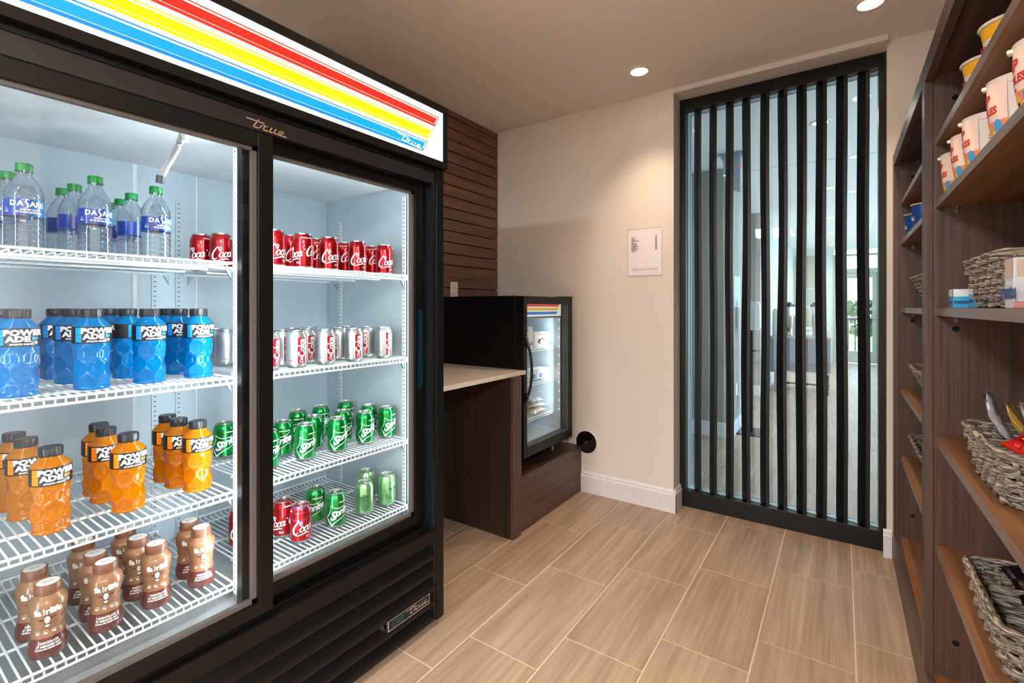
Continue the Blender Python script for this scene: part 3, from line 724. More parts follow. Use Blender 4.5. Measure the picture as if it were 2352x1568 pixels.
# ---- water bottle
def water():
    t = thing('water_bottle', 'x', 'bottle')
    m, N, L, b = newmat('clear_water_bottle'); N.remove(b)
    tr = N.new('ShaderNodeBsdfTransparent'); tr.inputs[0].default_value = (.88,.95,1.0,1)
    gl = N.new('ShaderNodeBsdfGlossy'); gl.inputs['Roughness'].default_value = .04; gl.inputs[0].default_value = (.95,.98,1,1)
    rf = N.new('ShaderNodeBsdfRefraction'); rf.inputs['IOR'].default_value = 1.09; rf.inputs['Roughness'].default_value = .02; rf.inputs[0].default_value = (.93,.97,1,1)
    lw = N.new('ShaderNodeLayerWeight'); lw.inputs[0].default_value = .35
    m1 = N.new('ShaderNodeMixShader'); m1.inputs[0].default_value = .55; m2 = N.new('ShaderNodeMixShader')
    mr = N.new('ShaderNodeMapRange'); mr.inputs[3].default_value = .06; mr.inputs[4].default_value = .5
    L.new(lw.outputs['Facing'], mr.inputs[0]); L.new(mr.outputs[0], m2.inputs[0])
    L.new(tr.outputs[0], m1.inputs[1]); L.new(rf.outputs[0], m1.inputs[2]); L.new(m1.outputs[0], m2.inputs[1]); L.new(gl.outputs[0], m2.inputs[2]); L.new(m2.outputs[0], N['Material Output'].inputs[0])
    prof = [(.014,.004),(.024,.0),(.0300,.002),(.0318,.007)]
    for k in range(5):
        z = .010+k*.0128; prof += [(.0321,z),(.0323,z+.008),(.0306,z+.0098),(.0306,z+.0110)]
    prof += [(.0322,.0745),(.0322,.112),(.0306,.1135),(.0306,.115),(.0323,.117),(.0323,.120),(.0308,.1215),(.0308,.123),(.0320,.125)]
    n = 8
    prof += [(.0320-.0195*(i/n)**1.5, .125+.042*(i/n)) for i in range(1, n+1)]
    prof += [(.0122,.171),(.0122,.174),(.0150,.1745),(.0150,.176),(.0120,.1765)]
    def fr(th, z): return (-.0012*(.5+.5*math.sin(7*th+z*90))) if .127 < z < .165 else (-.0005*abs(math.sin(th*6)) if z < .07 else 0)
    obj('bottle_body', MB().lathe(prof, 56, fr=fr), m, t, smooth=True)
    cp = MB().lathe([(.0142,.1755),(.0150,.1762),(.0150,.1785),(.0143,.179),(.0143,.191),(.0136,.193),(.0,.193)], 60, fr=lambda th, z: .0003*(1 if math.sin(th*30) > 0 else -1) if .179 < z < .1915 else 0)
    obj('cap', cp, plain('green_cap', '#077a3a', .35), t, smooth=True)
    lbm, N, L, b = newmat('water_label')
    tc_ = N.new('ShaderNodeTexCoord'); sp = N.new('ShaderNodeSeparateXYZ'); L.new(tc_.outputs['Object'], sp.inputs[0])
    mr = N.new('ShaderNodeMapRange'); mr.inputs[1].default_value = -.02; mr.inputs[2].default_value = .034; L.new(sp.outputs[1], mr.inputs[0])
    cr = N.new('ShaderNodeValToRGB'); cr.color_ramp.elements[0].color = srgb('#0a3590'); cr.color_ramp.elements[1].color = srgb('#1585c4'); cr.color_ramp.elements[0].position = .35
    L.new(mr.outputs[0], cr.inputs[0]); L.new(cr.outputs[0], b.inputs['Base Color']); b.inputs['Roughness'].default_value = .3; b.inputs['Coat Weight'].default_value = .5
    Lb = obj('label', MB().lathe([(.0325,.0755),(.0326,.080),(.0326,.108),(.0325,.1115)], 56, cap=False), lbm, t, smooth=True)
    mb = MB(); Rl = .0329
    D = [('D', .0155, -.0225, .0), ('A', .0155, -.0105, -.0003), ('A', .0155, .0095, -.0003), ('N', .0160, .0205, -.0008), ('I', .0165, .0290, -.001)]
    F = join(*[xf(T(c, s_, .0006, .95), dx=dx, dy=dy) for c, s_, dx, dy in D])
    F = join(F, stroke([(.0035, .0075, .0012), (-.0005, .0085, .0026), (-.0015, .003, .0030), (.0012, -.0015, .0034), (.001, -.008, .0026), (-.0035, -.0095, .0010)]))
    F = join(xf(F, dy=.0075), xf(T('PURIFIED WATER', .0042, .0002), dx=.006, dy=-.0055), rect(-.016, .028, -.0088, -.0085), xf(T('16.9 FL OZ (1.06 PT) 500 mL', .0042, .0003, .92), dx=.005, dy=-.0118))
    F = join(F, stroke([(-.038, -.0085, .0007), (-.035, -.002, .0007), (-.032, -.0085, .0007), (-.038, -.0085, .0007)], smooth=False), rect(-.0395, -.0305, -.0118, -.0106))
    on_cyl(mb, F, Rl, -.05, .0945); obj('lettering', mb, WHP, Lb)
    return t
PROTO['water'] = water()

# ---- chocolate milk bottle with shrink sleeve
def milk():
    t = thing('milk_bottle', 'x', 'bottle')
    def rr(z):
        P = [(0,.0315),(.010,.0335),(.022,.0335),(.045,.0292),(.060,.0278),(.080,.0290),(.100,.0325),(.112,.0335),(.122,.0322),(.129,.0270),(.134,.0225)]
        for (a, p), (b, q) in zip(P, P[1:]):
            if z <= b: u = (z-a)/(b-a); u = u*u*(3-2*u) if 0 < z < .13 else u; return p+(q-p)*u
        return .0225
    prof = [(.020,.003),(.0300,.0)]+[(rr(.001+.1335*i/40), .001+.1335*i/40) for i in range(41)]
    def fr(th, z): return -.0012*max(0, math.sin(z*330+math.sin(2*th+1)*1.6))*(1 if .05 < z < .108 else 0)*max(0, .55-.45*math.cos(th*2+1))
    bot = plain('sleeve_tan', '#94694c', .35, .15, coat=.5); lo = plain('sleeve_dark', '#5c2824', .28, .1, coat=.6)
    mats = [1 if p[1] < .0435 else 0 for p in prof]
    obj('bottle_body', MB().lathe(prof, 56, fr=fr, mats=mats), [bot, lo], t, smooth=True)
    c = obj('cap', MB().lathe([(.0228,.1345),(.0236,.1355),(.0240,.1375),(.0236,.139),(.0240,.140),(.0236,.155),(.0222,.157),(.0,.157)], 60, fr=lambda th, z: .0002*math.sin(th*36) if .139 < z < .156 else 0), plain('milk_cap', '#784e3c', .35), t, smooth=True)
    mb = MB().lathe([(.0,.1574),(.0198,.1573),(.0200,.1568)], 30, cap=False); s_ = obj('top_sticker', mb, WHP, c, smooth=True)
    mb = MB(); on_plane(mb, join(xf(T('SHAKE WELL', .0034, .0001), dy=.002), xf(T('KEEP COLD', .0034, .0001), dy=-.003)), (0,0,.1577), (0,1,0), (-1,0,0)); obj('lettering', mb, plain('grey_print', '#77726e', .5), s_)
    def f2(z): return rr(z)-.0335
    R_ = .0340; mb = MB(); th = -.24
    on_cyl(mb, xf(T('fa', .0185, .0010, 1), dx=-.0165), R_, th, .1045, prof=f2); on_cyl(mb, join(rect(-.0070,-.0042,-.0010,.0078), disc(-.0056,-.0040,.0016,.0016,10)), R_, th, .1030, prof=f2)
    on_cyl(mb, xf(T('rlife', .0185, .0010, 1), dx=.0115), R_, th, .1050, prof=f2)
    on_cyl(mb, join(disc(0, .004, .0056, .0085), disc(0, -.0095, .0048, .0030)), R_+.0002, th, .081, prof=f2)
    for dx in (-.020, -.004, .013):
        on_cyl(mb, join(stroke([(dx-.0055, .0038, .0004), (dx, .0060, .0006), (dx+.0055, .0038, .0004)]), xf(T({-.020: '50', -.004: '13', .013: '30'}[dx] + ('%' if dx == -.020 else 'g'), .0058, .0003), dx=dx)), R_, th, .0555, prof=f2)
    on_cyl(mb, join(xf(T('CHOCOLATE', .0062, .0003, 1, .1), dy=.0065), xf(T('2% REDUCED FAT', .0054, .0003, 1, .1), dy=.000), xf(T('ULTRA-FILTERED MILK', .0046, .0003, 1, .1), dy=-.0058)), R_, th+.05, .029, prof=f2)
    obj('lettering', mb, WHP, t)
    mb = MB(); on_cyl(mb, join(disc(0, .004, .0070, .0100), disc(0, -.0095, .0062, .0044), xf(disc(0,0,.0060,.0014), rot=.25, dx=.0115, dy=.0065), xf(disc(0,0,.0060,.0014), rot=-.1, dx=-.0115, dy=.0045)), R_, th, .081, prof=f2)
    obj('cow_mark', mb, plain('cow_brown', '#3a241c', .4), t)
    return t
PROTO['milk'] = milk()
for k_, p_ in PROTO.items(): p_.location = (0, 0, -50)

ORD = ['first', 'second', 'third', 'fourth', 'fifth', 'sixth', 'seventh', 'eighth']
used = set()
def put(kind, x, y, z, rz, label, group):
    if kind not in used:
        used.add(kind); r = PROTO[kind]; r.location = (x, y, z); r.rotation_euler = (0, 0, rz); r['label'] = label; r['group'] = group; return r
    return dup(PROTO[kind], (x, y, z), rz, label, group)
dsc = {'coke': 'red cola can', 'diet': 'silver diet cola can', 'sprite': 'green lemon-lime soda can', 'ginger': 'pale green ginger ale can', 'cherry': 'cherry cola can with purple shoulder'}
rowname = ['front row', 'second row', 'third row']
def cans(kind, z, lst, shelf, group):
    # lst: (x, y, rz, words that place it)
    for x, y, rz, wd in lst: put(kind, x, y, z, rz, dsc[kind]+', '+wd, group)
RT = lambda i, n, row: (['rightmost', 'second from right', 'third from right', 'fourth from right', 'fifth from right', 'sixth from right', 'seventh from right'][i])+' in the '+row
# top shelf, right door
ys = [1.2655, 1.139, 1.02, .9212, .823]
rot_f = [.0, -.02, .02, -1.1, .35]; rot_b = [-1.9, -1.95, -1.9, .3, -.6]
cans('coke', SH[1], [(-1.48, y, rot_f[i], RT(i, 5, 'front row')+' of top shelf') for i, y in enumerate(ys)]+[(-1.552, y, rot_b[i], RT(i, 5, 'row behind')+' on top shelf') for i, y in enumerate(ys)]
     +[(-1.70, .764, .1, 'seen through the left door by the mullion, top shelf'), (-1.775, .735, -.55, 'farthest left of its kind on top shelf, behind left glass')], 1, 'red cola cans on the top shelf')
cans('diet', SH[2], [(-1.48, y, r, RT(i, 5, 'front row')+' of second shelf') for i, (y, r) in enumerate([(1.2627, -.05), (1.1227, -.1), (1.0054, -.02), (.8975, -.02), (.8048, .3)])]
     +[(-1.56, 1.2456, -.9, 'just behind the rightmost front can'), (-1.56, 1.1192, 1.9, 'turned to its fact panel, behind the second front can'), (-1.56, .9859, -.05, 'behind the middle front can'), (-1.56, .8971, .0, 'behind the fourth front can'),
       (-1.66, 1.2307, -.5, 'third row, nearest the right wall'), (-1.70, 1.0854, .2, 'third row, middle'), (-1.66, .9894, .5, 'third row, left'), (-1.722, .789, .65, 'seen through the left door, half behind the mullion'), (-1.841, .812, .1, 'seen through the left door next to the blue bottles')], 2, 'silver cans on the second shelf')
cans('sprite', SH[3], [(x, y, r, RT(i, 5, 'front row')+' of third shelf') for i, (x, y, r) in enumerate([(-1.4957, 1.292, .05), (-1.4957, 1.1859, -.05), (-1.494, 1.0633, 0), (-1.5053, .9449, -.05), (-1.5201, .8251, -.1)])]
     +[(-1.5838, 1.2741, 1.2, 'second row, nearest the right wall'), (-1.5826, 1.1515, .2, 'second row, behind the second front can'), (-1.5907, 1.0348, 1.6, 'second row, turned to its fact panel'), (-1.6055, .9239, -.75, 'second row, left end'),
       (-1.7291, 1.27, -.3, 'back row, nearest the right wall'), (-1.7287, 1.1524, -.35, 'back row, second from right'), (-1.7258, 1.0529, -.8, 'back row, third from right'), (-1.7531, .7976, -.2, 'seen through the left door beside the orange bottles')], 3, 'green cans on the third shelf')
cans('ginger', SH[4], [(-1.4727, 1.2721, .15, 'at the right end of the bottom shelf'), (-1.4787, 1.1695, -.65, 'front row of bottom shelf, left of another'), (-1.5746, 1.2563, -1.2, 'behind the other two on the bottom shelf')], 4, 'pale green cans on the bottom shelf')
cans('sprite', SH[4], [(-1.4796, 1.0459, -.1, 'front of bottom shelf'), (-1.5726, 1.0281, -.75, 'second row of bottom shelf')], 4, 'green cans on the bottom shelf')
cans('cherry', SH[4], [(-1.481, .914, .05, 'front of bottom shelf')], 4, None) if False else None
put('cherry', -1.481, .914, SH[4], .05, dsc['cherry']+', front of bottom shelf', 'red cans on the bottom shelf')
cans('coke', SH[4], [(-1.5631, .9019, -.85, 'behind the cherry can on bottom shelf'), (-1.6166, .785, 0, 'hidden behind the mullion on bottom shelf')], 4, 'red cans on the bottom shelf')
# left door
col = ['left', 'middle', 'right']
W = [(-1.481, .260, 0, 'front of the left column'), (-1.601, .254, .1, 'second in the left column'), (-1.716, .253, -.2, 'back of the left column'), (-1.486, .383, .05, 'front of the middle column'), (-1.624, .377, 1.35, 'second in the middle column'), (-1.709, .373, 1.5, 'back of the middle column'),
     (-1.482, .506, .12, 'front of the right column'), (-1.624, .497, 1.7, 'second in the right column'), (-1.736, .505, 1.2, 'third in the right column'), (-1.818, .513, 2, 'back of the right column')]
for x, y, r, wd in W: put('water', x, y, SH[1], r, 'clear water bottle with blue label and green cap, '+wd, 'water bottles on the top shelf')
cn = ['far left', 'second', 'third', 'right-hand']
for i, (y, xs_) in enumerate([(.256, (-1.518, -1.694)), (.383, (-1.511, -1.6725, -1.8137)), (.502, (-1.513, -1.6707, -1.8278)), (.621, (-1.517, -1.6437, -1.7386))]):
    for j, x in enumerate(xs_):
        put('powerB', x, y, SH[2], (.0, -.05, .1)[j]+(.95 if (i, j) == (2, 1) else 0), 'blue sports drink with black cap, '+cn[i]+' column, '+['front', 'second', 'back'][j]+' bottle', 'blue sports drinks on the second shelf')
for i, L3 in enumerate([[(-1.516, .310), (-1.663, .295), (-1.759, .290)], [(-1.512, .456), (-1.632, .443), (-1.708, .448)], [(-1.515, .618), (-1.592, .600), (-1.672, .600)]]):
    for j, (x, y) in enumerate(L3):
        put('powerO', x, y, SH[3], (-.02, .0, .05)[j], 'orange sports drink with black cap, '+col[i]+' column, '+['front', 'second', 'back'][j]+' bottle', 'orange sports drinks on the third shelf')
for x, y, wd in [(-1.474, .297, 'front of the leftmost column'), (-1.576, .294, 'second in the leftmost column'), (-1.476, .400, 'front of the second column'), (-1.548, .399, 'second in the second column'), (-1.660, .403, 'back of the second column'),
                 (-1.482, .506, 'front of the third column'), (-1.560, .492, 'second in the third column'), (-1.656, .493, 'back of the third column'), (-1.487, .616, 'front of the right column'), (-1.560, .615, 'second in the right column')]:
    put('milk', x, y, SH[4], 0, 'brown chocolate milk bottle, '+wd, 'chocolate milk bottles on the bottom shelf')

# =================================================================== COUNTER, PLINTH, SMALL FRIDGE
t = thing('counter', 'white stone counter on a dark walnut end panel beside the tall cooler', 'counter', (-1.8, 1.8, 0), world=True)
obj('countertop', MB().box(XL+.014, -1.432, 1.39, 2.217, .852, .874), plain('quartz', '#d8cfc6', .25, nscale=200, nstr=.03), t, bevel=.0015)
obj('end_panel', MB().box(-2.08, -1.4335, 2.0695, 2.147, 0, .8515), WOODD, t)
obj('edge_band', MB().box(-1.4335, -1.4165, 2.0695, 2.147, 0, .8515), WOODV, t)
obj('back_rail', MB().box(-2.10, -2.08, 1.42, 2.15, .70, .8515), WOODD, t)
t = thing('plinth', 'low dark walnut plinth with front panel under the small fridge', 'plinth', (-1.78, 2.51, 0), world=True)
obj('front_panel', MB().box(-1.452, -1.431, 2.148, 2.893, 0, .285), WOODH, t)
obj('top_panel', MB().box(-2.09, -1.431, 2.148, 2.893, .285, .303), wood('plinth_top', '#4f382c', '#2c1f19', 'y'), t)
obj('side_panel', MB().box(-2.09, -1.452, 2.148, 2.165, 0, .285).box(-2.09, -1.452, 2.875, 2.893, 0, .285), WOODD, t)
# small fridge
FX, FY0, FY1, FZ0, FZ1 = -1.445, 2.213, 2.790, .383, 1.283
t = thing('countertop_cooler', 'small black glass door fridge standing on the low walnut plinth', 'fridge', (-1.76, 2.5, .303), world=True)
cb = MB().box(-2.06, -1.508, FY0-.005, FY0+.04, .372, 1.285).box(-2.06, -1.508, FY1-.04, FY1, .372, 1.285).box(-2.06, -2.02, FY0+.04, FY1-.04, .372, 1.285).box(-2.02, -1.508, FY0+.04, FY1-.04, 1.16, 1.285).box(-2.02, -1.508, FY0+.04, FY1-.04, .372, .43)
obj('cabinet', cb, BLACK, t)
obj('door_seal', MB().box(-1.508, -1.492, FY0+.004, FY0+.02, .385, 1.275).box(-1.508, -1.492, FY1-.02, FY1-.004, .385, 1.275).box(-1.508, -1.492, FY0+.02, FY1-.02, 1.26, 1.275).box(-1.508, -1.492, FY0+.02, FY1-.02, .385, .40), BLACKP, t)
ln = MB().box(-2.02, -2.014, FY0+.04, FY1-.04, .43, 1.16).box(-2.014, -1.51, FY0+.04, FY0+.046, .43, 1.16).box(-2.014, -1.51, FY1-.046, FY1-.04, .43, 1.16).box(-2.014, -1.51, FY0+.046, FY1-.046, .43, .436).box(-2.014, -1.51, FY0+.046, FY1-.046, 1.154, 1.16)
obj('liner_wall', ln, INNER, t)
sgn = obj('sign_panel', MB().box(-1.5075, -1.504, FY0+.046, FY1-.046, 1.165, 1.258), emit('sign_dim', (.80,.84,.78), .35), t)
for nme, za, zb_, yy, c in (('red_stripe', 1.241, 1.224, 2.722, '#c4302a'), ('yellow_stripe', 1.217, 1.200, 2.708, '#c89a2a'), ('blue_stripe', 1.194, 1.176, 2.696, '#1f66b0')):
    obj(nme, MB().add([(-1.5035, FY0+.05, zb_), (-1.5035, yy-.008, zb_), (-1.5035, yy, za), (-1.5035, FY0+.05, za)], [(0,1,2,3)]), emit('s_'+nme, srgb(c)[:3], .45), sgn)
mb = MB(); on_plane(mb, true_logo(.034), (-1.503, 2.668, 1.185), (0,1,0), (0,0,1)); obj('script_logo', mb, WHP, sgn)
d = obj('door', MB().box(-1.49, FX, FY0, FY0+.036, FZ0, FZ1).box(-1.49, FX, FY1-.036, FY1, FZ0, FZ1).box(-1.49, FX, FY0+.036, FY1-.036, FZ1-.044, FZ1).box(-1.49, FX, FY0+.036, FY1-.036, FZ0, FZ0+.05), BLACKF, t, bevel=.002)
obj('inner_frame', MB().box(-1.485, FX-.006, FY0+.036, FY0+.042, FZ0+.05, FZ1-.044).box(-1.485, FX-.006, FY1-.060, FY1-.036, FZ0+.05, FZ1-.044).box(-1.485, FX-.006, FY0+.042, FY1-.060, FZ0+.05, FZ0+.058), plain('inner_grey', '#48504e', .35), d)
obj('glass', MB().box(-1.470, -1.466, FY0+.037, FY1-.037, FZ0+.051, FZ1-.045), GLASS, d)
hp = spline([(FX, FY0+.012, 1.055), (FX+.016, FY0+.014, 1.02), (FX+.034, FY0+.016, .955), (FX+.042, FY0+.016, .875), (FX+.036, FY0+.016, .795), (FX+.018, FY0+.014, .725), (FX, FY0+.012, .69)], 6)
hd_ = MB().tube(hp, .0075, 10); hd_.box(FX, FX+.012, FY0+.006, FY0+.018, 1.0, 1.05).box(FX, FX+.012, FY0+.006, FY0+.018, .695, .745)
obj('handle', hd_, BLACKP, d, smooth=True)
mb = MB(); on_plane(mb, true_logo(.075), (FX-.0205, FY0+.095, .447), (0,1,0), (0,0,1)); obj('script_logo', mb, plain('etched', '#8fa3a6', .4), d)
obj('top_hinge', MB().box(-1.52, FX+.004, FY1-.10, FY1+.004, 1.284, 1.289).lathe([(.009,0),(.009,.012)], 12, c=(-1.46, FY1-.012, 1.277)), BLACKP, t)
obj('bottom_hinge', MB().box(-1.50, FX-.002, FY1-.05, FY1-.006, .368, .383).lathe([(.006,0),(.006,.02)], 12, c=(-1.462, FY1-.02, .352)), STEEL, t)
for x in (-1.56, -2.0):
    for y in (FY0+.05, FY1-.06): obj('foot', MB().lathe([(.016,0),(.016,.008),(.007,.01),(.007,.069)], 16, c=(x, y, .3035)), STEEL, t, smooth=True)
obj('led_strip', MB().box(-1.515, -1.508, FY1-.050, FY1-.046, .52, 1.15), INNERW, t)
dd = MB()
for k in range(11): dd.box(-1.517, -1.515, FY1-.0515, FY1-.0485, .557+k*.058, .564+k*.058)
obj('diode', dd, emit('led_small', (.9,.97,1.0), 2.5), t)['kind'] = 'stuff'
h = MB()
for z in [x*.0165+.47 for x in range(40)]: h.box(-1.86, -1.854, FY1-.0465, FY1-.0455, z, z+.0045)
obj('slot_strip', h, plain('slot_dark', '#3c4650', .6), t)['kind'] = 'stuff'
FS = [.963, .757, .545]
for z in FS:
    f = MB(); y0, y1 = FY0+.05, FY1-.05
    f.tube([(-1.555, y0, z), (-1.555, y1, z)], .0032, 6).tube([(-1.555, y0, z-.012), (-1.555, y1, z-.012)], .0032, 6).tube([(-1.98, y0, z-.003), (-1.98, y1, z-.003)], .003, 6).tube([(-1.77, y0, z-.007), (-1.77, y1, z-.007)], .003, 6)
    for yy in (y0, y1): f.tube([(-1.555, yy, z-.012), (-1.555, yy, z), (-1.98, yy, z)], .003, 6)
    s = obj('wire_shelf', f, SHELFW, t, smooth=True); ox, oy, oz = OFF[s.name]
    if 'f' not in wiremesh: wiremesh['f'] = mesh('wire', MB().tube([(-1.558, 0, -.011), (-1.558, 0, -.002), (-1.98, 0, -.002)], .002, 6), SHELFW, True)
    for k in range(1, 24):
        o = bpy.data.objects.new('wire', wiremesh['f']); COL.objects.link(o); o.parent = s; o.location = (-ox, y0+(y1-y0)*k/24-oy, z-oz)
# food in the small fridge
WB = plain('white_carton', '#e9e9e6', .4); RD = plain('red_print', '#b8453a', .45); BLU = plain('blue_print', '#2b62b5', .4); FOOD = plain('food_brown', '#b28a6e', .5); FOOD2 = plain('food_cream', '#d9c4a0', .5)
def carton(x, y, z, w_, h_, d_, rz, label, title, group, food=(FOOD, FOOD2)):
    t = thing('food_carton', label, 'box', (x, y, z), group, rz)
    c = obj('carton', MB().box(-d_/2, d_/2, -w_/2, w_/2, 0, h_), WB, t, bevel=.0008)
    X = d_/2+.0006; r, u = (0,1,0), (0,0,1)
    mb = MB(); on_plane(mb, T(title, h_*.17, h_*.006, .95), (X, 0, h_*.86), r, u); obj('lettering', mb, RD, c)
    mb = MB(); on_plane(mb, join(disc(-w_*.02, 0, w_*.26, h_*.20), disc(-w_*.24, h_*.05, w_*.10, h_*.16), disc(-w_*.02, h_*.24, w_*.10, h_*.1)), (X, 0, h_*.38), r, u); obj('food_picture', mb, food[0], c)
    mb = MB(); on_plane(mb, join(disc(.0, -h_*.02, w_*.2, h_*.13), disc(w_*.12, h_*.12, w_*.1, h_*.1)), (X+.0005, 0, h_*.38), r, u); obj('food_picture', mb, food[1], c)
    mb = MB(); on_plane(mb, join(disc(w_*.36, 0, w_*.045, h_*.085), disc(w_*.46-.002, 0, w_*.035, h_*.085)), (X, 0, h_*.22), r, u); obj('blue_mark', mb, BLU, c)
carton(-1.60, 2.635, FS[0]+.003, .195, .098, .05, 0, 'white frozen food carton with red title, front right on top fridge shelf', 'LEAN CUISINE', 'frozen food cartons in the small fridge')
carton(-1.68, 2.54, FS[0]+.003, .185, .128, .05, .0, 'white frozen food carton partly hidden behind the other two', 'LEAN CUISINE', 'frozen food cartons in the small fridge')
carton(-1.60, 2.425, FS[0]+.003, .175, .132, .05, 0, 'taller white frozen food carton at the left on top fridge shelf', 'CUISINE', 'frozen food cartons in the small fridge')
pk = [('#e8d23c', '#3f8f52', 'yellow'), ('#cfe0ee', '#b5485a', 'pink lettered'), ('#bcd2e6', '#2c63a8', 'pale blue'), ('#e6eef4', '#274a94', 'white and blue'), ('#f2efe9', '#c97b4a', 'white with orange picture')]
for i, (c1, c2, nme) in enumerate(pk):
    y = 2.335+i*.088
    tt = thing('ice_cream_box', 'small '+nme+' ice cream box on the middle fridge shelf', 'box', (-1.615, y, FS[1]+.003), 'ice cream boxes on the middle fridge shelf')
    c = obj('carton', MB().box(-.045, .045, -.041, .041, 0, .068), plain('ic_'+str(i), c1, .4), tt, bevel=.0008)
    mb = MB(); on_plane(mb, join(disc(.004, -.002, .020, .016), rect(-.034, .034, -.030, -.024)), (.0456, 0, .034), (0,1,0), (0,0,1)); obj('printed_picture', mb, plain('icp_'+str(i), c2, .4), c)
def packet_mesh(w_, h_, t_, seed, nx=18, ny=12, crimp=.1, wr=.0016, curl=0):
    rr_ = random.Random(seed); s0 = rr_.uniform(0, 99); mb = MB(); V = []
    for side in (1, -1):
        for j in range(ny+1):
            for i in range(nx+1):
                u, v = i/nx, j/ny; e = min(1, max(0, (min(u, 1-u)-crimp*.6)/.16)); ev = min(1, min(v, 1-v)*5)
                p = t_/2*math.sqrt(max(0, e))*math.sqrt(max(0, ev))
                nn = noise.noise(Vector((u*7+s0, v*7, side*.7)))*wr*1.6+noise.noise(Vector((u*22+s0, v*9, side)))*wr
                zz_ = side*p+(nn if 0 < e else (.0012*(1 if i % 2 else -1)*0+nn*.5))
                xx = (u-.5)*w_+(.0016*(1 if j % 2 else -1) if i in (0, nx) else 0)
                zz_ += curl*((u-.5)*2)**2*(1 if u > .5 else .4)
                V.append((xx, (v-.5)*h_*(1-.06*math.sin(PI*u)), zz_))
    W_ = nx+1; n = W_*(ny+1); F = []
    for j in range(ny):
        for i in range(nx):
            a = j*W_+i; F.append((a, a+1, a+W_+1, a+W_)); b = a+n; F.append((b, b+W_, b+W_+1, b+1))
    for i in range(nx): F += [(i, i+n, i+1+n, i+1), (ny*W_+i, ny*W_+i+1, ny*W_+i+1+n, ny*W_+i+n)]
    for j in range(ny): F += [(j*W_, (j+1)*W_, (j+1)*W_+n, j*W_+n), (j*W_+nx, j*W_+nx+n, (j+1)*W_+nx+n, (j+1)*W_+nx)]
    return mb.add(V, F)
def foil(name, c, rough=.25, metal=.35): return plain(name, c, rough, metal, coat=.5, nscale=25, nstr=.06)
def packet(label, loc, rot, w_, h_, t_, mat, seed, text=None, tcol=None, group=None, curl=0, name='snack_packet', nx=18, ends=None, tsz=.4, wr=.0016):
    t = thing(name, label, 'snack packet', loc, group); t.rotation_euler = rot
    b = obj('wrapper', packet_mesh(w_, h_, t_, seed, nx=nx, curl=curl, wr=wr), mat, t, smooth=True)
    if ends:
        mb = MB()
        for sgx in (-1, 1): mb.add([(sgx*w_/2, -h_*.48, .0022), (sgx*w_*.41, -h_*.47, .0035), (sgx*w_*.41, h_*.47, .0035), (sgx*w_/2, h_*.48, .0022)], [(0,1,2,3)])
        obj('end_seal', mb, ends, b)
    if text:
        F = cutx(T(text, h_*tsz, h_*.012), .004); mb = MB()
        mb.add([(x, y, t_/2*math.sqrt(max(0, min(1, (min(x/w_+.5, .5-x/w_)-.06)/.16)))*math.sqrt(max(0, min(1, min(y/h_+.5, .5-y/h_)*5)))+.0022) for x, y in F[0]], F[1])
        obj('lettering', mb, tcol or WHP, b)
    return t
clr = foil('clear_bag', '#d8dcd4', .15, .2)
for i, (x, y, z, c, rz) in enumerate([(-1.64, 2.60, .0, '#cfc9b4', .1), (-1.65, 2.61, .036, '#c9bfae', -.15), (-1.64, 2.58, .072, '#b9c0cf', .2), (-1.65, 2.38, .0, '#d9dde0', .2)]):
    packet(['clear bagged sandwich at the bottom of the fridge pile', 'clear bagged sandwich in the middle of the fridge pile', 'clear bagged snack on top of the fridge pile', 'crumpled clear bag at the left of the lowest fridge shelf'][i], (x, y, FS[2]+.018+z), (.04, .05*i, rz+PI/2), .20, .13, .028, foil('bag'+str(i), c, .15, .15), 40+i, group='bagged sandwiches on the lowest fridge shelf', name='bagged_sandwich', wr=.004)

# things on the walls
t = thing('wall_outlet', 'white duplex outlet on the slat boards above the small fridge', 'outlet', (XL+.014, 2.40, 1.33), world=True)
obj('cover_plate', MB().box(XL+.0135, XL+.019, 2.364, 2.436, 1.27, 1.388), WHITE, t, bevel=.0015)
for z in (1.353, 1.303):
    s = obj('receptacle', MB().prism([(0,0)]*3, 0, 0) if False else MB().extr([(2.40+.017*math.cos(a), z+.0165*math.sin(a)) for a in [i*PI/12 for i in range(24)]], 'x', XL+.019, XL+.0205), WHITE, t)
    obj('slot', MB().box(XL+.0205, XL+.0209, 2.391, 2.3935, z+.002, z+.010).box(XL+.0205, XL+.0209, 2.4065, 2.409, z+.002, z+.009).box(XL+.0205, XL+.0209, 2.398, 2.402, z-.010, z-.006), BLKP, s)
t = thing('wall_disc', 'round glossy black disc on the white wall beside the walnut plinth', 'wall disc', (-1.392, YW, .33), world=True)
def ycyl(cx, cz, r, y0, y1, n=48):
    mb = MB(); v = [(cx+r*math.cos(2*PI*i/n), y, cz+r*math.sin(2*PI*i/n)) for y in (y0, y1) for i in range(n)]
    return mb.add(v, [tuple(range(n)), tuple(range(2*n-1, n-1, -1))]+[(i, n+i, n+(i+1) % n, (i+1) % n) for i in range(n)])
obj('rim', ycyl(-1.392, .33, .0765, YW-.009, YW), WHITE, t, smooth=True)
obj('face', ycyl(-1.392, .33, .0725, YW-.0115, YW-.009), plain('gloss_black', '#0c0b0b', .04, coat=1), t, smooth=True)
obj('screw', ycyl(-1.392, .33, .008, YW-.014, YW-.0115, 16), CHROME, t, smooth=True)
t = thing('price_sheet', 'white printed price list in a clear sleeve on the wall', 'notice', (-1.0025, YW, 1.563), world=True)
obj('sleeve', MB().box(-1.112, -.893, YW-.0025, YW, 1.414, 1.709), plain('sleeve_clear', '#cfc8bd', .2), t)
pp = obj('paper', MB().box(-1.106, -.897, YW-.0032, YW-.0025, 1.419, 1.700), plain('paper', '#e9e4ea', .6), t)
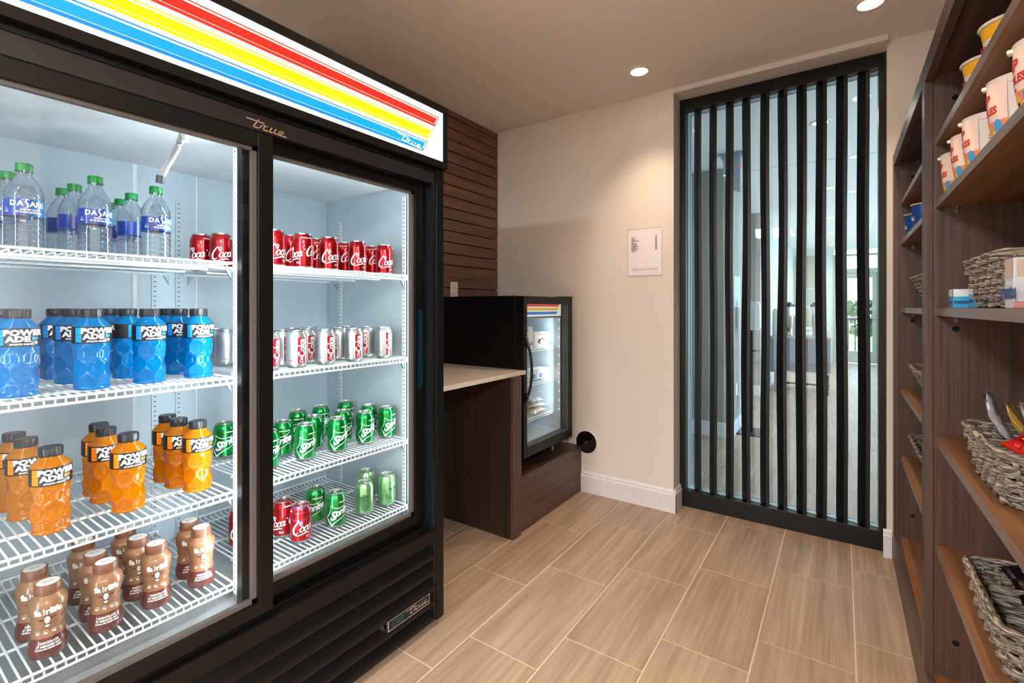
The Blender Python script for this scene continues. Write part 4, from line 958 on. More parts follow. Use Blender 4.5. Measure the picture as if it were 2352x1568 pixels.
mb = MB(); lines = ['WATER', 'SODA', 'POWERADE', 'CHOCOLATE MILK', 'CHIPS', 'CANDY BARS', 'NOODLES', 'MAC & CHEESE', 'FROZEN ENTREES', 'ICE CREAM', 'SANDWICH MEAL', 'SNACK PACK', 'BREAKFAST']
for i, l in enumerate(lines): on_plane(mb, T(l, .0066, .0003, .85, align='LEFT'), (-1.085, YW-.0036, 1.652-i*.0069), (1,0,0), (0,0,1)); on_plane(mb, T('$%d.%02d' % (1+i % 4, (50, 0, 75, 25)[i % 4]), .0066, .0003, .85, align='LEFT'), (-.936, YW-.0036, 1.655-i*.0069), (1,0,0), (0,0,1))
for k in range(12):
    cx = -1.085+k*.0142; on_plane(mb, stroke([(cx, 1.447, .0008), (cx+.004, 1.460, .0008), (cx+.008, 1.449, .0008), (cx+.011, 1.460, .0008), (cx+.0142, 1.450, .0008)], n=3), (0, YW-.0036, 0), (1,0,0), (0,0,1))
obj('lettering', mb, BLKP, pp)

# =================================================================== BOOKCASE
t = thing('bookcase', 'tall dark walnut bookcase of two bays along the right wall', 'bookcase', (.41, 1.9, 0), world=True)
BX0, BX1, ZT = .203, .612, 1.950
def panel(name, b, m, par=t, bev=.0006): return obj(name, MB().box(*b), m, par, bevel=bev)
Y0, Y1, Y2, Y3, Y4, Y5 = .79, .83, 1.877, 1.936, 2.908, 2.965
panel('face_stile', (BX0, .2225, Y2, Y3, 0, ZT), WOODV); panel('face_stile', (BX0, .2225, Y4, Y5, 0, ZT), WOODV); panel('face_stile', (BX0, .2225, Y0, Y1, 0, ZT), WOODV)
panel('side_panel', (.2232, BX1, Y2, Y2+.019, 0, ZT), WOODV); panel('side_panel', (.2232, BX1, Y3-.019, Y3, 0, ZT), WOODV)
panel('side_panel', (.2232, BX1, Y4, Y4+.02, 0, ZT), WOODV); panel('side_panel', (.2232, BX1, Y0, Y1, 0, ZT), WOODV)
EDG = .0
for ya, yb in ((Y1, Y2), (Y3, Y4)):
    panel('top_rail', (BX0, .2225, ya, yb, 1.892, ZT), WOODH); panel('top_panel', (.2232, BX1, ya, yb, 1.905, ZT-.02), WOODH)
    panel('base_rail', (BX0, .2225, ya, yb, 0, .138), WOODH)
    panel('bottom_shelf', (.2232, BX1, ya, yb, .119, .138), WOODT)
    panel('back_panel', (.600, BX1, ya, yb, .138, 1.905), WOODD)
shz = [(1.698, 1.720), (1.512, 1.533), (1.196, 1.218), (.815, .838), (.498, .520)]
pin = plain('pin_metal', '#a8b0ba', .25, .8)
for bi, (ya, yb) in enumerate(((Y1, Y2), (Y3, Y4))):
    for k, (a, b) in enumerate(shz):
        s = panel('shelf', (.2295, .598, ya+.001, yb-.001, a, b), WOODT)
        obj('edge_band', MB().box(.2282, .2295, ya+.001, yb-.001, a, b), EDGE, s)
        for xx in (.272, .53): obj('shelf_pin', MB().extr([(yb-.003, a-.0005), (yb-.016, a-.0005), (yb-.014, a-.006), (yb-.007, a-.010), (yb-.005, a-.018), (yb-.003, a-.018)], 'x', xx-.004, xx+.004), pin, s)
ho = MB(); hb = MB()
for yy in (Y2, Y4):
    for xx in (.272, .53):
        z = .22
        while z < 1.86:
            ho.add([(xx+.0026*math.cos(q*PI/4), yy-.0003, z+.0026*math.sin(q*PI/4)) for q in range(8)], [tuple(range(8))]); z += .0332
    for z in (1.83, 1.157, .245): hb.add([(.272+.0085*math.cos(q*PI/8), yy-.0004, z+.0085*math.sin(q*PI/8)) for q in range(16)], [tuple(range(16))])
obj('pin_hole', ho, plain('hole_dark', '#6b5348', .4), t)['kind'] = 'stuff'; obj('cam_hole', hb, BLACKP, t)['kind'] = 'stuff'

# ---- woven baskets
def rrect(L_, W_, r, n):
    # perimeter points of a rounded rectangle, n evenly spaced, with outward normals
    segs = []; hx, hy = W_/2-r, L_/2-r; per = 2*(2*hx+2*hy)+2*PI*r; out = []
    for i in range(n):
        s = per*i/n
        for kind, ln_, data in (('l', 2*hy, ((hx+r, -hy), (0,1), (1,0))), ('a', PI*r/2, ((hx, hy), 0)), ('l', 2*hx, ((hx, hy+r), (-1,0), (0,1))), ('a', PI*r/2, ((-hx, hy), PI/2)),
                                ('l', 2*hy, ((-hx-r, hy), (0,-1), (-1,0))), ('a', PI*r/2, ((-hx, -hy), PI)), ('l', 2*hx, ((-hx, -hy-r), (1,0), (0,-1))), ('a', PI*r/2, ((hx, -hy), PI*1.5))):
            if s <= ln_+1e-9:
                if kind == 'l': p, d, nn = data; out.append((p[0]+d[0]*s, p[1]+d[1]*s, nn[0], nn[1]))
                else: a = data[1]+s/r; out.append((data[0][0]+r*math.cos(a), data[0][1]+r*math.sin(a), math.cos(a), math.sin(a)))
                break
            s -= ln_
    return out
def basket(L_, W_, H_, taper, rows=7, ns=42, slots=True):
    t = thing('woven_basket', 'x', 'basket')
    spn = 6; n = ns*spn; ph = H_/(rows+.3)
    for r_ in range(rows):
        z = .007+ph*(r_+.1); k = 1-(1-z/H_)
        Lz, Wz = L_-taper*2*(1-z/H_), W_-taper*2*(1-z/H_)
        P = rrect(Lz, Wz, .035, n); pts = []
        for i, (x, y, nx, ny) in enumerate(P):
            a = PI*(i/spn+r_); o = .0062*math.sin(a+PI/2); pts.append((x+nx*o, y+ny*o, z+.0008*math.sin(i*.9+r_*2)))
        rad = [ph*.40*(1+.10*math.cos(2*PI*i/spn)) for i in range(n)]
        mb = MB(); m = n
        V = []; F = []; seg = 6
        for i, p in enumerate(pts):
            nx, ny = P[i][2], P[i][3]
            bul = .75+.25*math.cos(2*PI*(i/spn)); 
            for q in range(seg):
                a = 2*PI*q/seg; V.append((p[0]+nx*.0046*math.cos(a), p[1]+ny*.0046*math.cos(a), p[2]+ph*.56*bul*math.sin(a)))
        for i in range(m):
            j = (i+1) % m; F += [(i*seg+q, i*seg+(q+1) % seg, j*seg+(q+1) % seg, j*seg+q) for q in range(seg)]
        obj('strand', mb.add(V, F), WICK, t, smooth=True)
    for i in range(ns):
        V = []
        for z in (.002, H_*.5, H_):
            P = rrect(L_-taper*2*(1-z/H_), W_-taper*2*(1-z/H_), .035, n); x, y, nx, ny = P[i*spn+3 if False else (i*spn+spn//2) % n]
            V.append(((x, y, z), (nx, ny)))
        mb = MB(); W2 = .0042; T2 = .0035; vs = []
        for (x, y, z), (nx, ny) in V:
            tx, ty = -ny, nx
            for a, b in ((-1,-1), (1,-1), (1,1), (-1,1)): vs.append((x+tx*W2*a+nx*T2*b, y+ty*W2*a+ny*T2*b, z))
        F = [(0,1,2,3), (11,10,9,8)]+[(4*k+j, 4*k+4+j, 4*k+4+(j+1) % 4, 4*k+(j+1) % 4) for k in range(2) for j in range(4)]
        obj('stake', mb.add(vs, F), WICK, t)
    P = rrect(L_+.002, W_+.002, .037, 180)
    V = []; F = []; seg = 8
    for i, (x, y, nx, ny) in enumerate(P):
        for q in range(seg):
            a = 2*PI*q/seg; rr_ = .0072*(1+.16*math.sin(a*2+i*.42)); V.append((x+nx*rr_*math.cos(a), y+ny*rr_*math.cos(a), H_-.001+rr_*.9*math.sin(a)))
    for i in range(180):
        j = (i+1) % 180; F += [(i*seg+q, i*seg+(q+1) % seg, j*seg+(q+1) % seg, j*seg+q) for q in range(seg)]
    obj('rim', MB().add(V, F), WICK, t, smooth=True)
    obj('base', MB().box(-W_/2+taper+.006, W_/2-taper-.006, -L_/2+taper+.006, L_/2-taper-.006, .002, .006), WICK, t)
    for dy in (-.06, .07):
        mb = MB()
        for r_ in range(5): mb.tube([(-W_/2+taper+.006+(W_-2*taper-.012)*i/24, dy+.003*math.sin(PI*(i/2+r_)), .016+r_*.0165) for i in range(25)], .0035, 6, rz=.0085)
        obj('divider', mb, WICK, t, smooth=True)
    return t
bsk = basket(.330, .300, .106, .022)
BG = 'woven baskets on the bookcase shelves'
bp = [((.392, 1.410, 1.2185), 'woven grey wicker basket on the middle shelf of the near bay, orange wrapper inside'), ((.392, 1.420, .8385), 'woven grey wicker basket full of red wrapped candy on the shelf below the middle one'), ((.392, 1.400, .5205), 'woven grey wicker basket with dark and purple candy packets, lowest in the near bay')]
bsk.location = bp[0][0]; bsk['label'] = bp[0][1]; bsk['group'] = BG
for l, lb in bp[1:]: dup(bsk, l, 0, lb, BG)
bf = basket(.40, .300, .125, .060, rows=8, ns=46)
fp = [((.400, 2.545, 1.2185), 'far bay wicker basket level with the eye, red and yellow packet inside'), ((.400, 2.60, .8385), 'far bay wicker basket with green and red packets, below eye level'), ((.400, 2.60, .5205), 'far bay wicker basket lowest of its bay, blue packet leaning out')]
bf.location = fp[0][0]; bf['label'] = fp[0][1]; bf['group'] = BG
for l, lb in fp[1:]: dup(bf, l, 0, lb, BG)
# packets in the baskets
RED = foil('foil_red', '#c8141c'); ORG = foil('foil_orange', '#d98a1c', .25, .5); GOLD = foil('foil_gold', '#d0aa55', .22, .4); SILV = foil('foil_silver', '#c3c6ce', .22, .35); PNK = foil('foil_pink_white', '#d99aa0', .3, .2)
PUR = foil('foil_purple', '#3d2f9a', .35, .1); BRN = foil('foil_dark_brown', '#2a1a14', .3, .2); BLU2 = foil('foil_blue', '#1485c9', .25, .3); GRN2 = foil('foil_green', '#2f8a46', .3, .3); YEL2 = foil('foil_yellow', '#dbb321', .3, .3); DRD = foil('foil_dark_red', '#7c1218', .3, .2)
G = 'red wrapped candies in the second basket'
rs = random.Random(11)
zb = .8385
reds = [(.300, 1.31, .112, .3, -.35, .5), (.345, 1.285, .108, .1, .2, .1), (.375, 1.36, .118, -.3, .5, 1.0), (.42, 1.31, .116, .4, -.3, -.3), (.335, 1.43, .124, -.5, -.6, .8), (.40, 1.44, .126, .5, .5, 1.6), (.45, 1.39, .120, .2, -.6, 2.1), (.36, 1.50, .122, .6, .6, .3), (.44, 1.50, .125, -.5, .5, 1.2), (.48, 1.45, .118, .1, .7, .5)]
nmz = ['lying flat at the near left corner', 'flat against the near edge', 'in front of the tilted ones', 'at the near right', 'standing behind the left side', 'upright at the centre', 'leaning at the right', 'peak behind the gold packet', 'pointed end at the back', 'at the back right']
for i, (x, y, z, rx, ry, rz) in enumerate(reds):
    packet('red wrapped candy in the second basket, '+nmz[i], (x, y, zb+z+.012), (rx, ry, rz), .085, .046, .018, RED, 60+i, group=G, ends=foil('foil_red_end', '#e2301f'), text='KIT' if i in (0, 1) else None, tcol=YLW, tsz=.45)
packet('gold and silver bar with pink lettering sticking up in the second basket', (.290, 1.525, zb+.125), (.5, -1.0, 2.2), .125, .040, .014, SILV, 90, 'TWIX', PNK, ends=GOLD, curl=.018)
packet('gold and silver bar behind the near divider of the second basket', (.325, 1.49, zb+.115), (.4, -.8, 2.3), .115, .038, .014, GOLD, 91, None, None, ends=SILV, curl=.015)
packet('white and silver bar beside the gold one in the second basket', (.355, 1.53, zb+.115), (.3, -.8, 2.0), .11, .038, .014, SILV, 92, None, ends=GOLD, curl=.012)
zb = 1.2185
packet('orange bar with curled end rising from the top basket', (.405, 1.40, zb+.150), (.2, -1.15, 2.6), .125, .040, .012, ORG, 95, None, ends=GOLD, curl=.03)
packet('leopard patterned brown packet beside the orange bar', (.380, 1.42, zb+.128), (.1, -.5, 2.9), .10, .045, .014, foil('foil_leopard', '#7a5a2c', .4, .2), 96, None, ends=ORG)
packet('orange packet at the right of the top basket', (.47, 1.36, zb+.120), (.2, -.3, .4), .10, .05, .014, ORG, 97)
packet('blue packet showing through the handle slot of the top basket', (.36, 1.30, zb+.07), (.1, .3, .2), .10, .05, .014, foil('foil_royal', '#1c3ea8'), 98)
zb = .5205
packet('dark brown candy packet with white letters in the lowest near basket', (.365, 1.475, zb+.085), (.75, -.15, .15), .105, .075, .022, BRN, 101, 'MILKY', WHP, ends=foil('foil_black_end', '#16100e'), tsz=.36)
packet('small dark twisted packet behind the brown one in the lowest near basket', (.345, 1.53, zb+.105), (.6, -.2, .5), .09, .05, .016, foil('foil_black', '#17181c', .2, .3), 102, 'SKY', WHP, tsz=.4)
packet('purple candy packet with pale lettering standing in the lowest near basket', (.415, 1.385, zb+.085), (1.25, 0, .95), .075, .115, .018, PUR, 103, 'JOLLY', plain('pale_blue_print', '#9db8ea', .4), tsz=.2)
packet('dark red candy packet at the near end of the lowest near basket', (.42, 1.275, zb+.072), (.35, 0, .35), .10, .05, .018, DRD, 104, 'MOUNDS', WHP, tsz=.36)
packet('yellow and red packet standing in the far eye level basket', (.330, 2.44, 1.2185+.125), (1.2, .3, .5), .12, .13, .03, YEL2, 105, 'CHIPS', foil('foil_red2', '#b91c1c'), tsz=.2)
packet('green packet in the middle far basket', (.325, 2.50, .8385+.125), (.9, .5, .3), .12, .11, .03, GRN2, 106, 'CHIPS', WHP, tsz=.2)
packet('red packet in the middle far basket', (.345, 2.42, .8385+.11), (.3, .3, .3), .12, .10, .03, foil('foil_tomato', '#c94a32', .35, .2), 107)
packet('tall bright blue packet leaning out of the lowest far basket', (.325, 2.50, .5205+.15), (1.45, .35, .5), .12, .17, .03, BLU2, 108, 'OREO', WHP, tsz=.16)
# ---- noodle cups
def noodle():
    t = thing('noodle_cup', 'x', 'cup')
    cw = plain('cup_white', '#ebe8e6', .45); H = .118
    obj('cup_body', MB().lathe([(.030,.003),(.032,0),(.0345,.002),(.0440,H-.006),(.0455,H-.004),(.0455,H)], 48), cw, t, smooth=True)
    l = obj('paper_lid', MB().lathe([(.0458,H-.002),(.0462,H+.001),(.0440,H+.0022),(.0,H+.0022)], 40, cap=False), plain('lid_paper', '#e9dfce', .4, .1), t, smooth=True)
    obj('pull_tab', MB().box(-.052, -.042, -.008, .008, H-.008, H-.001), plain('tab_white', '#f0ebe4', .4), l, bevel=.002)
    # wrapped paper panel on the front, standing a little proud of the cup
    def pr(z): return .0345+.0095*z/(H-.006)-.040
    def wrap(F, mb, e=0, th=PI, mi=0, z0=.058):
        Gm = swap(cutx(swap(cutx(F, .004)), .006)); mb.add([((.040+pr(z0+y)+.0035*math.sin(PI*(z0+y)/H)+e)*math.cos(th+x/.040), (.040+pr(z0+y)+.0035*math.sin(PI*(z0+y)/H)+e)*math.sin(th+x/.040), z0+y) for x, y in Gm[0]], Gm[1], mi)
    def grid(x0, x1, y0, y1, m): 
        Fs = []
        for j in range(m): Fs.append(rect(x0, x1, y0+(y1-y0)*j/m, y0+(y1-y0)*(j+1)/m))
        return join(*Fs)
    mb = MB(); wrap(grid(-.052, .052, -.056, .054, 10), mb, .0006); wrap(grid(-.052, .052, -.056, .054, 10), mb, .0002)
    p = obj('printed_sleeve', mb, plain('sleeve_paper', '#f2ddd0', .45), t, smooth=True)
    mb = MB(); wrap(grid(-.052, .052, -.056, -.018, 4), mb, .0009); wrap(grid(-.052, -.044, -.056, .054, 8), mb, .0009); obj('orange_field', mb, plain('orange_print', '#ec8a5c', .45), p)
    mb = MB(); wrap(join(disc(-.004, -.034, .026, .018), disc(.022, -.044, .018, .010)), mb, .0012); obj('food_picture', mb, plain('noodle_picture', '#e7b95e', .5), p)
    mb = MB(); wrap(xf(disc(0, 0, .008, .014), dx=.036, dy=-.030), mb, .0015); wrap(xf(disc(0, 0, .008, .014), dx=-.034, dy=-.032), mb, .0015); obj('blue_mark', mb, plain('cup_blue', '#4aa3dc', .4), p)
    mb = MB(); wrap(xf(T('CUP', .026, .0010, .95, .1), dy=.026), mb, .0015); wrap(xf(T('NOODLES', .0185, .0009, .85, .1), dy=.003), mb, .0015); wrap(xf(T('CHICKEN', .007, .0003), dy=-.013), mb, .0015); wrap(disc(0, .044, .006, .004, 12), mb, .0015)
    obj('lettering', mb, plain('cup_red', '#c93a34', .4), p)
    mb = MB()
    for k in range(26):
        x = -PI*.040*.42+k*.0042
        for a, b in ((.088, .100), (.0835, .0862)): on_cyl(mb, rect(x, x+.0022, 0, b-a), .0450 if False else .0403+pr(a)+.0003, 0, a)
    obj('gold_pattern', mb, plain('gold_print', '#a2915a', .4), t)
    mb = MB()
    for th in (-.85, .9): on_cyl(mb, xf(T('NOODLES', .016, .0008, .85), rot=0), .0410+pr(.03), th, .034)
    F = join(*[xf(T(s_, .0055, .0003), dy=dy) for s_, dy in (('CUIDADO!', .006), ('CALIENTE!', -.001), ('HOT', -.008))])
    on_cyl(mb, F, .0410+pr(.062), -1.15, .062); on_cyl(mb, rect(-.035, .035, 0, .0008), .0405+pr(.104), -1.0, .104)
    obj('lettering', mb, plain('cup_red', '#c93a34', .4), t)
    return t
nc = noodle(); nd = ['farthest, against the bay side panel', 'second from the far end', 'third from the far end', 'fourth from the far end, large in view', 'nearest, cut by the picture edge']
for i, (y, rz) in enumerate([(1.826, -.28), (1.650, -.28), (1.510, -.30), (1.290, -.32), (1.125, -.3)]):
    x = (.278, .275, .275, .277, .279)[i]; lb = 'white noodle cup with red and orange sleeve, '+nd[i]; gz = 'noodle cups on the second shelf of the near bay'
    if i == 0: nc.location = (x, y, 1.5335); nc.rotation_euler = (0, 0, rz); nc['label'] = lb; nc['group'] = gz
    else: dup(nc, (x, y, 1.5335), rz, lb, gz)
def lidcup(body, band, txt, tcol, H, R_, lid, name='snack_cup'):
    t = thing(name, 'x', 'cup')
    obj('cup_body', MB().lathe([(R_*.70,0),(R_*.74,.002),(R_*.93,H-.012),(R_*.93,H-.004),(R_,H-.003),(R_*1.03,H-.001)], 44), body, t, smooth=True)
    obj('lid', MB().lathe([(R_*1.03,H-.004),(R_*1.06,H-.001),(R_*1.04,H+.002),(R_*.9,H+.0025),(0,H+.002)], 44, cap=False), lid, t, smooth=True)
    if band: obj('colour_band', MB().lathe([(R_*.885,H*.66),(R_*.945,H-.012),(R_*.945,H-.005)], 44, cap=False), band, t, smooth=True)
    mb = MB()
    for th in (PI+.1, .1): on_cyl(mb, T(txt, H*.26, .0008, .9, .1), R_*.93, th, H*.48, prof=lambda z: R_*.19*(z/H)-R_*.105+.001)
    obj('lettering', mb, tcol, t); return t
v = lidcup(plain('cup_white2', '#e8e2dc', .4), plain('band_yellow', '#f0b418', .35), 'Velveeta', plain('velv_red', '#c2302a', .4), .092, .050, plain('lid_white', '#e9e1d4', .35))
for i, (x, y) in enumerate([(.292, 1.600), (.292, 1.412), (.292, 1.165)]):
    lb = 'white and yellow macaroni cup with red lettering on the top shelf, '+['farthest', 'middle', 'nearest'][i]
    if i == 0: v.location = (x, y, 1.7205); v.rotation_euler = (0,0,.1); v['label'] = lb; v['group'] = 'macaroni cups on the top shelf'
    else: dup(v, (x, y, 1.7205), .1, lb, 'macaroni cups on the top shelf')
v = lidcup(plain('cup_blue2', '#1e4fae', .35), None, 'Mac', WHP, .105, .042, plain('lid_cream', '#e2c38c', .4))
mb = MB()
for th in (-1.3, PI-.3): on_cyl(mb, rect(-.013, .013, -.018, .018), .0385, th, .062, prof=lambda z: .042*.19*(z/.105)-.042*.105)
obj('fact_label', mb, WHP, v)
for i, (x, y) in enumerate([(.275, 2.82), (.275, 2.555)]):
    lb = 'blue noodle cup with cream lid in the far bay, '+['against the side panel', 'nearer of the two'][i]
    if i == 0: v.location = (x, y, 1.5335); v['label'] = lb; v['group'] = 'blue cups in the far bay'
    else: dup(v, (x, y, 1.5335), 0, lb, 'blue cups in the far bay')
# mint boxes
def mint(loc, size, label, big=False):
    t = thing('mint_box', label, 'box', loc, 'mint boxes on the middle shelf'); wx, wy, h = size
    m = plain('mint_blue', '#3aa5dd', .35) if not big else plain('mint_pale', '#d6dce6', .35)
    b = obj('carton', MB().box(-wx/2, wx/2, -wy/2, wy/2, 0, h), m, t, bevel=.0006)
    mb = MB(); on_plane(mb, rect(-wx/2+.001, wx/2-.001, h*.60, h-.001) if not big else rect(-wx/2+.004, wx/2, h*.62, h-.002), (0, -wy/2-.0006, 0), (1,0,0), (0,0,1)); on_plane(mb, rect(-wy/2+.001, wy/2-.001, h*.62, h-.001), (-wx/2-.0006, 0, 0), (0,-1,0), (0,0,1)); obj('pale_panel', mb, plain('mint_tan', '#cdb9ab', .4) if big else plain('mint_white', '#dfe6ee', .35), b)
    mb = MB(); sz = min(h*.42, wx*.36); on_plane(mb, xf(T('mentos', sz, sz*.04, .85), dy=h*.32), (0, -wy/2-.0012, 0), (1,0,0), (0,0,1)); on_plane(mb, xf(T('mentos', sz, sz*.04, .85), dy=h*.32), (-wx/2-.0012, 0, 0), (0,-1,0), (0,0,1)); obj('lettering', mb, plain('mint_navy', '#27408a', .4), b)
    if big: mb = MB(); on_plane(mb, rect(-wx/2, wx/2, .0005, h*.14), (0, -wy/2-.0012, 0), (1,0,0), (0,0,1)); obj('pink_strip', mb, plain('mint_pink', '#c88a8e', .4), b)
mint((.262, 1.735, 1.2185), (.040, .055, .050), 'small blue and white mint box at the far end of the middle shelf')
mint((.287, 1.640, 1.2185), (.040, .070, .056), 'bright blue mint box between the small one and the basket')
mint((.297, 1.166, 1.2185), (.120, .050, .085), 'large pale mint box in front of the basket at the picture edge', True)

# =================================================================== HALLWAY BEYOND THE SCREEN
HW = wall_mat('hall_wall_paint', '#cfd3cc'); OLV = wall_mat('hall_olive_paint', '#a8a78f')
struct('wall_hall_left', MB().box(-3.0, -.852, 4.83, 4.95, 0, CEIL).box(-.965, -.852, 4.95, 5.98, 0, CEIL), WALLG, 'grey hallway wall seen through the slats')
struct('wall_hall_near', MB().box(-2.6, XL, 3.14, 4.9, 0, CEIL), WALLG)
struct('wall_hall_side', MB().box(-.968, -.853, 5.0, 5.98, 0, CEIL), HW) if False else None
struct('wall_alcove', MB().box(-3.0, -.93, 7.38, 7.5, 0, CEIL).box(-3.0, -2.9, 4.95, 7.4, 0, CEIL), WALLG, 'grey wall of the alcove')
struct('wall_hall_far_left', MB().box(-1.03, -.93, 7.5, 12.8, 0, CEIL), HW)
struct('wall_hall_end', MB().box(-1.03, -.15, 12.8, 12.92, 0, CEIL).box(.70, 2.4, 12.8, 12.92, 0, CEIL), HW, 'end wall of the hallway')
obj('olive_panel', MB().box(-.90, -.32, 12.785, 12.799, .6, 2.38), OLV, bpy.data.objects['wall_hall_end'])
# glazed side of the hallway: the daylight comes from here
gw = struct('window_1', MB().box(1.55, 1.63, 3.14, 12.8, 0, .12).box(1.55, 1.63, 3.14, 12.8, 2.38, CEIL), plain('alu_grey', '#8d948f', .4), 'glazed side of the hallway')
for k in range(7): obj('mullion', MB().box(1.55, 1.63, 3.14+k*1.6, 3.20+k*1.6, .12, 2.38), plain('alu_grey', '#8d948f', .4), gw)
obj('pane', MB().box(1.585, 1.59, 3.2, 12.74, .12, 2.38), GLASS, gw)
struct('wall_hall_return', MB().box(.62, 1.63, 3.02, 3.14, 0, CEIL), WALL)
def hbb(name, b): struct(name, MB().box(*b), TRIM)
hbb('baseboard_hall_left', (-2.4, -.838, 4.815, 4.83, 0, .137)); hbb('baseboard_hall_side', (-.852, -.838, 4.83, 5.98, 0, .137)); hbb('baseboard_alcove', (-2.9, -.93, 7.365, 7.38, 0, .137)); hbb('baseboard_hall_far', (-.93, -.915, 7.38, 12.8, 0, .137))
# ceiling joint and bulkhead
struct('trim_1', MB().box(-.93, 1.55, 5.06, 5.066, CEIL-.002, CEIL), plain('joint_grey', '#a9aca8', .6))
# far door with transom
ALG = plain('door_sage', '#9fa595', .5)
dd_ = struct('door_2', MB().box(-.15, -.06, 12.78, 12.86, 0, 2.38).box(.62, .70, 12.78, 12.86, 0, 2.38).box(-.06, .62, 12.78, 12.86, 1.96, 2.06).box(-.06, .62, 12.78, 12.86, 2.34, 2.38).box(-.06, .10, 12.80, 12.85, .02, 1.96).box(.535, .62, 12.80, 12.85, .02, 1.96).box(.10, .535, 12.80, 12.85, .02, .27).box(.10, .535, 12.80, 12.85, 1.86, 1.96), ALG, 'sage glazed exit door at the end of the hallway')
obj('pane', MB().box(.10, .535, 12.82, 12.826, .27, 1.86).box(-.06, .62, 12.82, 12.826, 2.06, 2.34), GLASS, dd_)
obj('push_bar', MB().tube([(.0, 12.76, 1.0), (.60, 12.76, 1.0)], .018, 8), STEEL, dd_); obj('lever', MB().tube([(.57, 12.79, 1.05), (.57, 12.74, 1.05), (.50, 12.74, 1.05)], .01, 8), STEEL, dd_)
obj('closer', MB().box(.08, .42, 12.77, 12.80, 1.88, 1.95), STEEL, dd_)
# outside: ground, railing, trees
gr_ = struct('ground', MB().box(-30, 40, 12.95, 60, -.3, -.1), plain('outside_ground', '#8b9a62', .9, nscale=.6, nstr=.15), 'grass and drive outside the far door')
struct('pavement', MB().box(-30, 40, 14.0, 18.0, -.1, -.08), plain('asphalt', '#a3a29f', .9))
t = thing('railing', 'dark metal railing outside the far glazed door', 'railing', (.3, 13.8, -.1), world=True)
obj('top_bar', MB().box(-1.5, 2.5, 13.78, 13.82, .92, .96).box(-1.5, 2.5, 13.78, 13.82, -.05, -.02).box(-1.5, -1.46, 13.78, 13.82, -.1, .92).box(2.46, 2.5, 13.78, 13.82, -.1, .92), BLACKP, t)
bm1 = mesh('baluster', MB().box(-.01, .01, -.01, .01, .05, 1.02), BLACKP)
for k in range(30):
    o = bpy.data.objects.new('baluster', bm1); COL.objects.link(o); o.parent = t; o.location = (-1.5+k*.135-.3, 0, 0)
lf = plain('leaf_green', '#46603a', .8, nscale=2, nstr=.2); bk_ = plain('bark', '#7c6548', .9)
rs = random.Random(5)
for i, (x, y, hh, r_) in enumerate([(-3.4, 34, 1.5, 1.3), (1.2, 36, 1.7, 1.4), (5.6, 35, 1.4, 1.3), (.7, 22, .8, .5)]):
    t = thing('tree', ['low leafy tree beyond the road, left of the far door view', 'low leafy tree beyond the road, centre of the far door view', 'low leafy tree beyond the road, right of the far door view', 'small shrub behind the railing outside the far door'][i], 'tree' if i < 3 else 'shrub', (x, y, -.1), 'plants outside the far door')
    obj('trunk', MB().tube([(0,0,0), (.1,0,hh*.3), (0,.1,hh*.6)], .16 if i < 3 else .05, 8), bk_, t)
    mb = MB()
    for k in range(260):
        a = Vector((rs.gauss(0,1), rs.gauss(0,1), rs.gauss(0,1))).normalized()*r_*rs.uniform(.55, 1); c = Vector((a.x, a.y, hh*.62+a.z*.55)); s_ = r_*.16
        d1 = Vector((rs.gauss(0,1), rs.gauss(0,1), rs.gauss(0,1))).normalized()*s_; d2 = d1.cross(Vector((rs.gauss(0,1), rs.gauss(0,1), 1))).normalized()*s_*.7
        mb.add([c-d1, c-d2, c+d1, c+d2], [(0,1,2,3)])
    obj('foliage', mb, lf, t)['kind'] = 'stuff'
# hand sanitiser stand
t = thing('sanitiser_stand', 'hand sanitiser dispenser on a stand with flat black base in the hallway', 'dispenser', (-.72, 5.18, 0), world=True)
obj('base_plate', MB().box(-.86, -.585, 5.02, 5.34, .0, .012), plain('base_black', '#1b2126', .4), t, bevel=.003)
obj('pole', MB().box(-.745, -.715, 5.165, 5.195, .012, 1.02), BLACKP, t)
obj('dispenser_body', MB().extr([(-.80, 1.0), (-.80, 1.26), (-.785, 1.275), (-.665, 1.275), (-.645, 1.25), (-.642, 1.03), (-.66, 1.0)], 'y', 5.08, 5.18), plain('dispenser_grey', '#b7b9bd', .3), t, bevel=.004)
obj('drip_tray', MB().box(-.79, -.65, 5.06, 5.18, .80, .812), BLACKP, t)
# emergency light
t = thing('exit_light', 'grey emergency lamp box hanging from the hallway ceiling', 'emergency light', (-.78, 4.4, CEIL), world=True)
obj('mount', MB().box(-.85, -.66, 4.36, 4.44, CEIL-.035, CEIL), plain('exit_grey', '#8e98a8', .4), t); obj('panel', MB().extr([(-.84, CEIL-.035), (-.70, CEIL-.035), (-.70, CEIL-.34), (-.78, CEIL-.30), (-.825, CEIL-.24)], 'y', 4.39, 4.41), plain('exit_blue_grey', '#a7adb8', .3), t)
obj('indicator', MB().box(-.70, -.69, 4.385, 4.392, CEIL-.13, CEIL-.115), emit('red_led', '#ff2020', 2), t)
